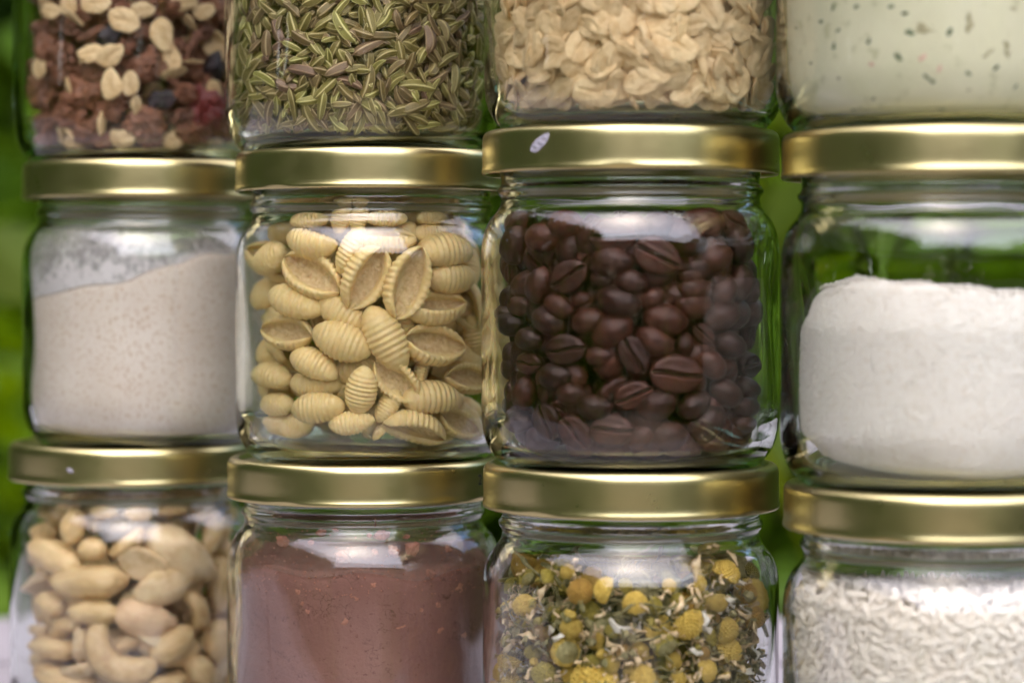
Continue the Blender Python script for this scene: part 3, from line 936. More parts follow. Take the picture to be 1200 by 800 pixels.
# zoom x, zoom y, length, angle, roll, pitch, depth, kind, own label
PASTA = [
 (213,332,152,-30,-18,0,0,'o','wide open pasta shell at upper left, hollow facing out like a boat'),
 (345,340,158,62,32,0,0,'o','steeply tilted pasta shell with rough hollow and ribs along its right edge'),
 (445,352,170,70,8,0,0,'o','upright pasta shell with pointed lower tip and rough hollow, right of a tilted one'),
 (540,275,140,3,122,0,0,'b','smooth backed pasta shell lying level just under the shoulder at upper right'),
 (550,340,122,0,180,0,0.5,'b','plump pasta shell lying level beneath the topmost right one'),
 (514,410,150,4,-52,0,0.5,'o','pasta shell lying level with its hollow tipped upward, right of centre'),
 (175,398,138,-18,124,0,0,'b','pasta shell with ribbed back and flat lower edge below the wide open one'),
 (160,470,128,-8,-25,0,0.5,'o','thick rimmed open pasta shell at the left side of the jar'),
 (295,428,135,-32,180,0,4,'b',None),
 (288,492,142,-22,180,0,0,'b','plump ribbed pasta shell slanting down right, left of the centre one'),
 (395,487,165,-62,180,0,0,'b','upright ribbed pasta shell in the centre, ribs running across like steps'),
 (510,500,148,-8,-22,0,0,'o','wide open pasta shell with bright rim at the right of centre'),
 (606,480,105,105,60,0,1.5,'b',None),
 (592,580,122,-5,-20,0,-.5,'o','round rimmed open pasta shell cut off by the coffee jar edge'),
 (225,545,120,-25,128,0,0.5,'b','pasta shell with curling ribs above the two lying at lower left'),
 (122,572,112,-8,126,0,0.5,'b','leaf shaped pasta shell at the far left of the jar'),
 (225,594,122,-4,170,0,4.5,'b',None),
 (335,610,116,80,180,15,0,'b','egg shaped pasta shell standing upright at lower centre'),
 (420,588,132,-42,12,0,1.2,'o','open pasta shell tucked under the upright centre one'),
 (482,560,80,75,60,0,5,'s',None),
 (506,626,145,-2,120,0,1,'b','low flat pasta shell at lower right with fine ribs'),
 (470,700,148,-15,58,0,0,'o','pasta shell near the base whose hollow opens downward'),
 (232,652,125,6,180,0,0,'b','strongly ridged pasta shell at lower left'),
 (135,645,100,2,180,0,2,'b',None),
 (313,688,104,8,180,0,2,'b',None),
 (398,648,90,58,120,0,3.5,'s',None),
 (570,690,104,-25,-10,0,0,'o','ring like open pasta shell at the lower right corner'),
 (385,708,60,40,90,0,6,'s',None),
 (215,262,120,-8,-120,0,1,'b',None),
 (310,275,115,62,120,0,3,'b',None),
 (395,250,135,0,-70,0,4,'b',None),
 (120,295,105,20,180,0,2,'b',None),
 (210,205,95,5,180,0,3,'b',None),
 (290,192,90,72,160,0,4,'b',None),
 (328,190,85,80,170,0,4,'b',None),
 (395,198,95,0,170,0,4,'b',None),
 (500,195,70,0,180,0,4,'b',None),
 (500,238,80,0,160,0,5,'s',None),
 (585,405,105,30,180,0,5,'b',None),
 (95,430,100,40,170,0,5,'b',None), (88,500,100,-30,180,0,5,'b',None), (590,320,100,80,170,0,5,'b',None),
 (430,440,110,80,170,0,7,'b',None), (540,545,100,20,180,0,9,'b',None), (360,540,110,40,170,0,8,'b',None), (250,350,110,50,160,0,8,'b',None),
 (440,640,110,-40,170,0,9,'b',None), (180,700,100,10,170,0,7,'b',None), (520,740,80,0,170,0,7,'b',None), (430,260,110,60,170,0,8,'b',None), (310,560,110,0,170,0,9,'b',None),
 (560,450,100,0,170,0,9,'b',None), (270,600,100,-30,170,0,9,'b',None), (210,440,110,10,170,0,9,'b',None), (480,430,110,30,170,0,9,'b',None),
]
for i, (zx, zy, L, an, ro, pi_, de, k, lab) in enumerate(PASTA):
    put_long(PAP[i % 6], 'pasta_shell', lab or PL[k], 'pasta shell', PG, (1, 1), 260 + zx/2.05, 160 + zy/2.05, L/2.05*1.07, an, ro, pi_, de, half=4.4, wide=(1.06 if k == 'o' else .93) + .07*math.sin(i*2.3))
r = np.random.default_rng(31)
PLO = [pasta_mesh(s, 16, 9) for s in range(3)]
fa = front_angle((1, 1))
items = []
for p in fill_points(r, (1, 1), 12, 76, 12.5, 6):
    a = (math.atan2(p[1], p[0]) - fa + math.pi) % (2*math.pi) - math.pi
    h = math.hypot(p[0], p[1])/mm
    if abs(a) < 1.35 and h*math.cos(a) > 13: continue
    if p[2]/mm > 66 and h > 26: continue
    Mx = rand_rot(r)
    pr = int(r.integers(3)); V = np.array([v.co for v in PLO[pr].vertices])
    loc = fit(V, Mx, p)
    items.append((PLO[pr], Mx, np.array(loc) + np.array(JAR[(1, 1)].location)))
merge('pasta_filling', items, 'cream pasta shells packed behind the front ones in the pasta jar', 'pasta', None)

# ------------------------------------------------------------------ coffee beans (middle row, third column)
BEANS = [bean_mesh(s) for s in range(7)]
BP = [proto([('coffee_bean', me)], 12.0*mm) for me in BEANS]
BG = 'coffee beans in the coffee jar'
BL = dict(f='dark roasted coffee bean, creased side out, ', b='dark roasted coffee bean, smooth back out, ', s='dark roasted coffee bean seen edge on, ')
COFFEE = [
 (400,310,106,-25,'f',0,'reddish brown coffee bean near the top with a deep diagonal crease'), (308,268,104,0,'f',0,'wide creased coffee bean directly under the jar shoulder'), (305,322,96,0,'b',.6,None),
 (215,352,92,28,'f',0,'creased coffee bean tilted up right at upper left of the jar'), (150,370,84,72,'b',.5,None), (195,415,70,-30,'b',.8,None), (170,448,84,-30,'b',.5,None),
 (95,453,72,0,'b',1,None), (318,408,98,-15,'b',0,'large smooth coffee bean left of the middle'), (345,365,76,-10,'b',1.5,None), (285,358,56,0,'b',2.5,None), (258,447,76,20,'b',1,None),
 (305,468,98,25,'b',1,None), (390,398,60,30,'b',2,None), (420,446,98,-10,'b',0,'glossy smooth coffee bean in the middle of the jar'), (460,272,104,-25,'b',1,None),
 (525,315,84,20,'b',0,'broad round coffee bean at upper right'), (577,366,84,75,'b',0,'narrow orange brown coffee bean standing upright at the right'), (535,385,78,68,'b',1.5,None), (470,350,70,0,'s',2.5,None), (475,378,84,5,'s',1.5,None),
 (472,410,88,5,'s',1.5,None), (535,437,94,12,'b',.5,None), (135,485,70,0,'b',1,None), (210,508,92,2,'f',0,'large coffee bean with a level dark crease at the left'), (132,537,64,0,'b',1,None),
 (190,565,84,0,'b',1,None), (122,600,72,82,'b',.5,None), (220,603,70,-5,'b',1.5,None), (270,630,80,0,'b',1,None), (350,520,90,-62,'f',.5,'steeply tilted coffee bean with a long crease left of centre'),
 (395,490,86,-30,'b',1,None), (455,497,54,80,'b',1.5,None), (440,560,116,-3,'f',0,'pale brown coffee bean with level crease below the middle, largest of all'), (510,540,80,-40,'b',1,None),
 (550,497,78,-20,'b',1,None), (495,475,56,-40,'b',2,None), (350,605,86,20,'f',1,None), (400,628,94,25,'b',.5,None), (475,625,80,35,'b',1.5,None), (545,602,82,-30,'b',.6,None),
 (585,632,64,15,'b',1,None), (510,668,104,30,'b',0,'broad rounded coffee bean low at the right'), (425,692,90,0,'b',0,'shiny rounded coffee bean at the base of the jar'), (365,695,66,40,'b',1.5,None), (170,662,84,-70,'f',.8,None),
 (230,685,86,-40,'f',1,None), (305,680,94,0,'b',1,None), (110,665,74,0,'b',1.5,None), (100,285,92,70,'b',1,None), (162,272,84,0,'b',1.5,None), (95,345,56,90,'f',1.5,None),
 (115,415,64,0,'b',2,None), (240,400,50,0,'b',3,None), (280,522,66,0,'b',2,None), (570,285,84,-60,'b',1,None), (505,245,94,0,'b',1.5,None), (602,430,70,40,'b',2,None), (600,540,66,0,'b',2,None),
 (592,590,66,-20,'b',2.5,None), (580,670,62,0,'b',1.5,None), (575,705,74,0,'b',1.5,None), (510,705,60,0,'b',2.5,None), (300,722,84,0,'b',1,None), (240,722,84,10,'b',1.5,None), (140,712,84,0,'b',1.5,None),
 (450,722,80,-10,'b',1.5,None), (385,726,80,10,'b',1.5,None), (540,545,50,25,'b',2.5,None), (618,480,64,70,'b',2,None), (75,400,60,80,'b',2,None), (70,520,60,80,'b',2,None), (70,600,60,80,'b',2,None), (75,660,60,60,'b',2,None), (620,380,66,80,'b',2,None), (625,610,60,80,'b',2,None),
 (205,245,80,0,'b',2,None), (400,250,80,10,'b',3,None), (355,250,70,-20,'b',3,None), (260,262,70,50,'b',3,None), (560,245,70,-30,'b',2.5,None), (110,245,70,20,'b',2.5,None), (445,330,60,50,'b',5,None), (260,310,70,40,'f',3,None),
]
for i, (zx, zy, L, an, k, de, lab) in enumerate(COFFEE):
    if k == 'b' and lab is None and i % 11 == 3: k = 'f'
    ro = {'f': 180, 'b': 0, 's': 80}[k] + (22*math.sin(i*3.1) if k == 'b' else 8*math.sin(i*2.1))
    put_long(BP[i % 7], 'coffee_bean', lab or BL[k], 'coffee bean', BG, (1, 2), 550 + zx/1.818, 130 + zy/1.818, L/1.818*.99, an, ro, 0, de, half=3.0)
r = np.random.default_rng(41)
fa = front_angle((1, 2))
# a second layer right behind the front one
n2 = 0
for _ in range(900):
    if n2 >= 110: break
    a = fa + r.uniform(-1.35, 1.35); z = r.uniform(9, 68)
    rr = 39.5 - r.uniform(7.5, 10)
    if z > 64: rr -= 3
    p = (rr*math.cos(a)*mm, rr*math.sin(a)*mm, z*mm)
    Mx = rand_rot(r, (math.cos(a), math.sin(a), 0), .5)
    pr = BP[int(r.integers(7))]
    spawn(pr, 'coffee_bean', 'dark roasted coffee bean half hidden behind others, ', 'coffee bean', BG, (1, 2), fit(pr['V'], Mx, p), Mx, 1); n2 += 1
BLO = [bean_mesh(s, 3) for s in range(3)]
items = []
for p in fill_points(r, (1, 2), 9, 68, 8.5, 4.5):
    a = (math.atan2(p[1], p[0]) - fa + math.pi) % (2*math.pi) - math.pi
    if abs(a) < 1.4 and math.hypot(p[0], p[1])/mm > 26: continue
    Mx = rand_rot(r); k = int(r.integers(3))
    loc = fit(np.array([v.co for v in BLO[k].vertices]), Mx, p)
    items.append((BLO[k], Mx, np.array(loc) + np.array(JAR[(1, 2)].location)))
merge('coffee_filling', items, 'dark coffee beans packed behind the front ones in the coffee jar', 'coffee beans')

# ------------------------------------------------------------------ cashews and peanuts (bottom row, first column)
NK = {'p': ['peanut', 16.4], 'r': ['round', 12.4], 'h': ['half', 16.8], 'c': ['cashew', 21.0]}
NP = {k: [proto([('nut', nut_mesh(v[0], s))], v[1]*mm) for s in range(3)] for k, v in NK.items()}
pk = nut_mesh('half', 8); pk.materials.clear(); pk.materials.append(M['nut_pink'])
NP['k'] = [proto([('nut', pk)], 16.8*mm)]
NN = {'p': 'peanut', 'r': 'peanut', 'h': 'peanut_half', 'c': 'cashew', 'k': 'peanut_half'}
NUTG = 'nuts in the nut jar'
NL = {'p': 'blanched pale peanut kernel among the nuts, ', 'r': 'round blanched peanut kernel among the nuts, ', 'h': 'split peanut half among the nuts, ', 'c': 'pale cashew among the nuts, '}
NUTS = [
 (165,425,190,-22,'p',0,0,'long peanut slanting down right at the upper left'), (260,495,235,4,'p',0,0,'long level peanut with pale sheen left of the middle'), (435,445,150,-25,'h',200,0,'pale peanut half with a chipped corner in the middle'),
 (490,510,170,15,'h',20,1,'broken peanut half under the chipped pale one'), (550,415,225,-35,'h',0,0,'largest smooth nut at the upper right'), (385,380,130,35,'c',90,1.5,'thin cashew edge rising to the upper right'),
 (283,395,84,0,'r',0,1.5,None), (220,330,110,75,'r',0,1.5,'upright pale peanut near the jar shoulder'), (285,585,152,-2,'p',0,0,'level yellowish peanut in the centre left'), (160,560,96,-22,'r',0,1,None),
 (435,605,168,-15,'k',0,0,'pinkish peanut half in the centre'), (590,575,140,-68,'c',60,.5,'upright knobbly cashew at the right'), (155,690,170,-6,'c',90,.5,'straight lying cashew at the lower left'), (345,725,250,-40,'c',180,0,'big curled cashew at the bottom of the picture'),
 (522,682,150,32,'r',0,0,'plump tilted peanut at lower right'), (655,668,132,82,'r',0,1,None), (605,765,120,-50,'r',0,.5,None), (180,785,210,-15,'c',100,.5,'cashew cut by the lower edge of the picture at left'), (242,748,115,12,'h',80,1.5,None), (500,800,110,0,'p',0,.5,None),
 (120,632,84,10,'h',70,2,None), (205,622,90,0,'p',0,3.5,None), (105,560,120,80,'p',0,2.5,None), (130,352,100,0,'p',0,3,None), (640,355,120,60,'p',0,2.5,None), (315,282,80,0,'r',0,4,None), (420,287,84,0,'r',0,4,None),
 (665,510,150,80,'p',0,1.5,None), (210,260,80,20,'r',0,5,None), (520,275,90,0,'p',0,5,None), (620,290,80,20,'r',0,5,None), (340,480,120,50,'p',0,7,None), (490,350,110,0,'p',0,6,None), (690,600,120,90,'p',0,3,None), (380,680,120,30,'p',0,7,None),
 (90,450,110,80,'p',0,3.5,None), (690,420,110,80,'p',0,4,None), (90,720,100,70,'r',0,3,None), (690,740,110,80,'p',0,3,None), (420,540,130,20,'p',0,8,None), (240,440,120,-20,'p',0,8,None), (620,640,120,0,'p',0,8,None), (230,540,120,20,'p',0,7,None), (560,500,120,30,'p',0,7,None), (450,740,110,40,'p',0,7,None), (140,490,110,40,'p',0,7,None), (120,300,90,30,'r',0,6,None),
]
for i, (zx, zy, L, an, k, ro, de, lab) in enumerate(NUTS):
    put_long(NP[k][i % len(NP[k])], NN[k], lab or NL[k], 'cashew' if k == 'c' else 'peanut', NUTG, (0, 0), zx/2.58, 490 + zy/2.58, L/2.58*1.02, an, ro, 0, de, half=4.6)
r = np.random.default_rng(51)
fa = front_angle((0, 0)); items = []
NLO = [nut_mesh(k, 3, 3) for k in ('peanut', 'round', 'half')]
for p in fill_points(r, (0, 0), 10, 72, 11, 6):
    a = (math.atan2(p[1], p[0]) - fa + math.pi) % (2*math.pi) - math.pi
    if abs(a) < 1.4 and math.hypot(p[0], p[1])*math.cos(a)/mm > 17 and p[2]/mm > 34: continue
    Mx = rand_rot(r); k = int(r.integers(3))
    items.append((NLO[k], Mx, np.array(fit(np.array([v.co for v in NLO[k].vertices]), Mx, p)) + np.array(JAR[(0, 0)].location)))
merge('nut_filling', items, 'pale nuts packed behind and below the front ones in the nut jar', 'nuts')

# ------------------------------------------------------------------ muesli (top row, first column)
OATS = [flake_mesh(s) for s in range(8)]
OP = [proto([('oat_flake', me)], 11.*mm) for me in OATS]
CH = [proto([('muesli_cluster', chunk_mesh(s))], 12.*mm) for s in range(6)]
RA = [proto([('raisin', chunk_mesh(s+20, (5.5, 4.2, 3.6), 4, 'raisin', 'raisin', .35))], 11*mm) for s in range(2)]
CR = [proto([('dried_berry', chunk_mesh(33, (6, 5, 4), 4, 'dried_berry', 'berry', .35))], 12*mm)]
SL = [proto([('nut_sliver', chunk_mesh(40+s, (7, 1.8, 1.1), 4, 'nut_sliver', m_, .2))], 14*mm) for s, m_ in ((0, 'chip'), (1, 'cluster'))]
MG = 'pieces of muesli in the muesli jar'
MUE = [(585,100,150,-25,'o',0,'large pale oat flake slanting down right near the top of the muesli'), (670,50,105,0,'o',.5,None), (760,165,155,-78,'o',0,'large upright pale oat flake at the right of the muesli'), (860,15,125,10,'o',.5,None),
 (430,252,120,18,'o',.5,'crumpled pale oat flake left of the middle of the muesli'), (520,260,135,30,'o',0,None), (525,395,140,88,'o',0,'left one of two pale oval flakes side by side in the muesli'), (615,390,112,84,'o',0,'right one of two pale oval flakes side by side in the muesli'), (195,318,95,88,'o',.5,'single pale flake at the left edge of the muesli'),
 (455,20,135,0,'o',.5,None), (900,292,105,0,'e',.5,None), (815,345,125,18,'e',.3,'thin pale flake seen edge on at the right of the muesli'), (560,682,115,-20,'o',.5,'tan flake lying on the bottom of the muesli jar'), (350,80,130,-40,'e',1,None), (480,580,105,88,'e',.5,None),
 (800,275,120,-70,'o',1.5,None), (832,665,110,20,'o',1,None), (345,640,110,-42,'e',.5,None), (950,55,110,20,'o',2,None), (330,20,105,80,'o',1.5,None), (250,55,100,-10,'o',2,None), (880,100,100,-50,'e',1.5,None), (1020,180,90,-40,'e',2,None), (590,640,90,0,'o',2,None), (640,490,95,90,'s',1,None), (320,700,110,0,'o',1,None), (1000,420,90,-60,'o',2.5,None),
 (310,262,120,-40,'c',.5,None), (390,440,200,10,'c',0,'largest brown baked cluster at lower left of the muesli'), (705,310,160,30,'c',0,'rounded reddish brown cluster in the centre of the muesli'), (235,440,110,40,'c',1.5,None), (335,540,150,5,'c',1,None), (860,440,100,0,'c',1,None),
 (900,215,170,65,'t',.8,'stringy reddish sliver standing at the right of the muesli'), (960,510,190,80,'b',1,'dark red dried berry at the right side of the muesli'), (515,170,105,20,'r',.5,'dark purple raisin above the middle of the muesli'), (755,470,110,10,'r',.8,'dark blue raisin low right in the muesli'), (450,350,95,20,'c',1.5,None), (240,135,110,20,'c',1.5,None), (590,220,90,0,'c',1.5,None), (1000,310,120,90,'r',2.5,None),
 (430,160,150,25,'t',1,None), (680,160,90,0,'c',2.5,None), (350,140,90,0,'c',2.5,None), (680,580,160,0,'c',1.5,None), (520,520,130,0,'c',2,None), (900,620,140,0,'c',1.5,None), (430,620,140,10,'c',2,None), (240,560,110,0,'c',2.5,None), (250,240,100,60,'c',2.5,None), (850,560,110,0,'c',3,None), (180,200,90,80,'c',3,None), (560,470,110,0,'c',3.5,None), (820,390,100,-30,'t',2,None), (1030,560,110,80,'c',2.5,None), (180,600,100,60,'c',2.5,None), (700,660,110,0,'c',3,None), (950,150,100,60,'c',2.5,None), (560,40,100,0,'c',3,None), (760,60,100,0,'c',3,None), (230,660,90,0,'c',2,None), (480,680,90,0,'c',3,None),
 (830,240,100,40,'c',4,None), (400,340,100,40,'c',4,None), (620,310,100,40,'c',4,None), (1000,60,100,40,'c',4,None), (420,80,100,40,'c',4,None)]
MN = {'o': ('oat_flake', OP, 'pale oat flake in the muesli, ', 0, 1.2), 'e': ('oat_flake', OP, 'pale oat flake edge on in the muesli, ', 75, 3.0), 's': ('oat_flake', OP, 'pale oat flake in the muesli, ', 30, 2), 'c': ('muesli_cluster', CH, 'rough brown baked cluster in the muesli, ', 0, 4.5),
      'r': ('raisin', RA, 'dark raisin in the muesli, ', 0, 3.8), 'b': ('dried_berry', CR, 'dark red dried berry', 0, 4), 't': ('nut_sliver', [SL[1]], 'thin reddish sliver in the muesli, ', 0, 1.5)}
MC = {'oat_flake': 'oat flake', 'muesli_cluster': 'muesli cluster', 'raisin': 'raisin', 'dried_berry': 'dried berry', 'nut_sliver': 'nut sliver'}
for i, (zx, zy, L, an, k, de, lab) in enumerate(MUE):
    nm, prs, dl, ro, hf = MN[k]
    put_long(prs[i % len(prs)], nm, lab or dl, MC[nm], MG, (2, 0), zx/4, zy/4, L/4*1.03, an, ro + 15*math.sin(i*2.7), 0, de, half=hf)
r = np.random.default_rng(61); fa = front_angle((2, 0)); items = []
LOW_CH = [chunk_mesh(s, (6, 5, 4.5), 3) for s in range(3)]; LOW_OAT = [flake_mesh(s, 2) for s in range(3)]
for p in fill_points(r, (2, 0), 9, 62, 9, 5):
    a = (math.atan2(p[1], p[0]) - fa + math.pi) % (2*math.pi) - math.pi
    if abs(a) < 1.35 and math.hypot(p[0], p[1])*math.cos(a)/mm > 25 and p[2]/mm < 47: continue
    me = LOW_CH[int(r.integers(3))] if r.random() < .7 else LOW_OAT[int(r.integers(3))]
    Mx = rand_rot(r)
    items.append((me, Mx, np.array(fit(np.array([v.co for v in me.vertices]), Mx, p)) + np.array(JAR[(2, 0)].location)))
merge('muesli_filling', items, 'brown muesli packed behind the front pieces and above them', 'muesli')

# ------------------------------------------------------------------ wall-packed small pieces
def wall_pack(prs, name, cat, group, labels, jar, zlo, zhi, n_tries, dmin, layers, tilt, lowmesh, seed, span=1.3, gaps=None, maxn=300, fill_step=None, fill_z=None, fill_label='', fill_cat='', fill_name='', fill_shell=16, horiz=0.0, scale=(.8, 1.12)):
    r = np.random.default_rng(seed); fa = front_angle(jar)
    cnt = 0; items = []; J = np.array(JAR[jar].location)
    for li, (gap, dm) in enumerate(layers):
        pts = []
        for _ in range(n_tries):
            a = r.uniform(-span, span); z = r.uniform(zlo, zhi)
            q = (a*37, z)
            if any((q[0]-b[0])**2 + (q[1]-b[1])**2 < dm*dm for b in pts): continue
            pts.append(q)
        r.shuffle(pts)
        for (s, z) in pts:
            a = s/37 + fa
            rr = r_in(z) - gap - r.uniform(0, .9)
            n = (math.cos(a), math.sin(a), 0)
            Mx = rand_rot(r, n, tilt) @ Matrix.Rotation(r.uniform(-.3, .3), 3, 'X')
            if horiz and r.random() < horiz:
                pass
            Mx = Mx * r.uniform(*scale)
            k = int(r.integers(len(prs)))
            p = (rr*n[0]*mm, rr*n[1]*mm, z*mm)
            loc = fit(prs[k]['V'], Mx, p)
            if cnt < maxn and abs(s/37) < 1.25:
                spawn(prs[k], name, labels[min(li, len(labels)-1)], cat, group, jar, loc, Mx, 1); cnt += 1
            else:
                items.append((lowmesh[k % len(lowmesh)], Mx, np.array(loc) + J))
    for p in fill_points(r, jar, fill_z[0], fill_z[1], fill_step, 2.0, shell=fill_shell):
        a = (math.atan2(p[1], p[0]) - fa + math.pi) % (2*math.pi) - math.pi
        h = math.hypot(p[0], p[1])/mm
        if abs(a) < span - .05 and h > r_in(p[2]/mm) - layers[-1][0] - 2.0 and zlo <= p[2]/mm <= zhi: continue
        k = int(r.integers(len(lowmesh))); me = lowmesh[k]
        Mx = rand_rot(r)
        items.append((me, Mx, np.array(fit(np.array([v.co for v in me.vertices]), Mx, p)) + J))
    merge(fill_name, items, fill_label, fill_cat)
    return cnt

def core(jar, rad, z0, z1, name, mat, label, cat, seed, amp=1.0):
    """the unseen middle of a filling: one lumpy closed body"""
    prof = [(0, z0)] + [(rad*k/4, z0) for k in range(1, 5)] + [(rad, z) for z in np.linspace(z0+2, z1-2, 12)] + [(rad*k/4, z1) for k in range(4, -1, -1)]
    def wob(a, z, r): return amp*mm*noise.noise(Vector((3*math.cos(a)+seed, 3*math.sin(a), z*300))) if r > .004 else 0
    me = lathe(name, [(a*mm, z*mm) for a, z in prof], 48, False, wob)
    o = link(name, me, None, mat); o.location = JAR[jar].location
    return tag(o, label, cat, None, 'stuff')

# fennel seeds (top row, second column)
FE = [fennel_mesh(s, 8.4 + (s % 3)*.9, 2.45 + .3*(s % 2), 10, s in (3, 7)) for s in range(9)]
FP = [proto([('fennel_seed', me)], 7.6*mm) for me in FE]
wall_pack(FP, 'fennel_seed', 'fennel seed', 'fennel seeds in the fennel jar', ['ridged fennel seed at the glass, ', 'ridged fennel seed just behind the outermost, '], (2, 1), 7, 46, 7000, 3.0, [(1.7, 3.7), (3.2, 3.4), (5.0, 3.3), (6.8, 3.2)], .45, [fennel_mesh(s, 7.6, 2.4, 5, s == 1) for s in range(3)], 71,
          fill_step=4.6, fill_z=(8, 60), fill_label='yellow green fennel seeds packed behind the front ones', fill_cat='fennel seeds', fill_name='fennel_filling', fill_shell=7, scale=(.68, 1.15))
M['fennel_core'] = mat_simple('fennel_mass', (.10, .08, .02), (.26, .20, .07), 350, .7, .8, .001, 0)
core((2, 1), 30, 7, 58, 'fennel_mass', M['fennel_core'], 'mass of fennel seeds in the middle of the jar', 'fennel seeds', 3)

# rolled oats (top row, third column)
wall_pack(OP, 'oat_flake', 'oat flake', 'oat flakes in the oat jar', ['pale rolled oat flake at the glass, ', 'rolled oat flake just behind the outermost, '], (2, 2), 9, 46, 5000, 5, [(1.3, 6.6), (2.8, 6.0), (4.6, 5.6), (6.2, 5.6)], .42, LOW_OAT, 81,
          fill_step=7, fill_z=(9, 60), fill_label='pale oat flakes packed behind the front ones in the oat jar', fill_cat='oat flakes', fill_name='oat_filling', fill_shell=9, scale=(.72, 1.22))
core((2, 2), 29, 8, 58, 'oat_mass', M['oat'], 'mass of oat flakes in the middle of the jar', 'oat flakes', 5)

# ------------------------------------------------------------------ powders and grains as masses
def mass(jar, name, mat, label, cat, top, gap=.25, z0=4.3, bulge=0.0, seed=0, seg=120, rim=3.0, side=None, amp=.12):
    """solid body of powder filling the jar to the height top(x, y); side(a, z) trims it back from the glass"""
    nr, nz = 22, 26
    V, F = [], []
    rings = []
    def ringpt(r, a, z): return (r*math.cos(a)*mm, r*math.sin(a)*mm, z*mm)
    A = [2*math.pi*k/seg for k in range(seg)]
    def rad(a, z):
        q = r_in(z) - gap - (side(a, z) if side else 0)
        return max(q, 1) - amp*(.5 + .5*noise.noise(Vector((math.cos(a)*30, math.sin(a)*30, z*.9 + seed))))
    rows = [[ringpt(rad(a, z0)*k/6, a, z0 + .05) for a in A] for k in range(7)]
    for i in range(1, nz+1):
        t = i/nz; row = []
        for a in A:
            zt = top(36*math.cos(a), 36*math.sin(a)) - .4
            z = z0 + (zt - z0)*t
            row.append(ringpt(rad(a, z) - (0 if t < .999 else .5), a, z))
        rows.append(row)
    for k in range(nr-1, -1, -1):
        row = []
        for a in A:
            zt0 = top(36*math.cos(a), 36*math.sin(a)); rr = (rad(a, zt0) - .8)*k/nr
            row.append(ringpt(rr, a, top(rr*math.cos(a), rr*math.sin(a)) + .35*noise.noise(Vector((rr*math.cos(a)*.35, rr*math.sin(a)*.35, seed)))))
        rows.append(row)
    for row in rows: V += row
    for i in range(len(rows)-1):
        for k in range(seg):
            k2 = (k+1) % seg
            F.append((i*seg+k, i*seg+k2, (i+1)*seg+k2, (i+1)*seg+k))
    o = link(name, mesh_np(name, V, np.array(F)), None, mat); o.location = JAR[jar].location
    return tag(o, label, cat, None, 'stuff')
def film(jar, name, mat, label, cat, top, z1, gap=.14, seg=120):
    V, F = [], []; nz = 26
    for i in range(nz):
        for k in range(seg):
            a = 2*math.pi*k/seg
            zb = top(36*math.cos(a), 36*math.sin(a)) - .9
            z = zb + (z1 - zb)*i/(nz - 1); q = r_in(z) - gap
            V.append((q*math.cos(a)*mm, q*math.sin(a)*mm, z*mm))
    for i in range(nz - 1):
        for k in range(seg):
            k2 = (k+1) % seg; F.append((i*seg+k, i*seg+k2, (i+1)*seg+k2, (i+1)*seg+k))
    o = link(name, mesh_np(name, V, np.array(F)), None, mat); o.location = JAR[jar].location
    return tag(o, label, cat, None, 'stuff')
def grains(jar, name, mesh_list, n, seed, label, cat, where):
    r = np.random.default_rng(seed); items = []; J = np.array(JAR[jar].location)
    for _ in range(n):
        p = where(r)
        if p is None: continue
        items.append((mesh_list[int(r.integers(len(mesh_list)))], rand_rot(r) * r.uniform(.6, 1.3), np.array(p)*mm + J))
    return merge(name, items, label, cat)
def crystal(size, mat, seed):
    S, F = ICO[1] if False else (np.array([(-1,-1,-1),(1,-1,-1),(1,1,-1),(-1,1,-1),(-1,-1,1),(1,-1,1),(1,1,1),(-1,1,1)], float), None)
    r = np.random.default_rng(seed); V = S*np.array(size)/2*mm*(1 + .25*r.uniform(-1, 1, S.shape))
    me = mesh_np('grain', V, np.array([(0,3,2,1),(4,5,6,7),(0,1,5,4),(1,2,6,5),(2,3,7,6),(3,0,4,7)]), False)
    me.materials.append(M[mat]); return me

# flour (middle row, first column): slopes up to the right, dust on the glass above it
ft = lambda x, y: 57.0 + .19*x + 3.2*math.exp(-((x-22)/16)**2) - .8*math.exp(-((x+4)/9)**2) + .5*math.sin(x*.35 + y*.2)
mass((1, 0), 'flour', M['flour'], 'beige wholemeal flour sloping up to the right in the first jar of the middle row', 'flour', ft, seed=2)
M['flour_film'] = mat_film('flour_dust', (.66, .62, .61), .10, 1.7, 52*mm, 78*mm, 420, .42)
film((1, 0), 'flour_dust', M['flour_film'], 'thin flour dust clinging inside the glass above the flour', 'flour dust', ft, 78)

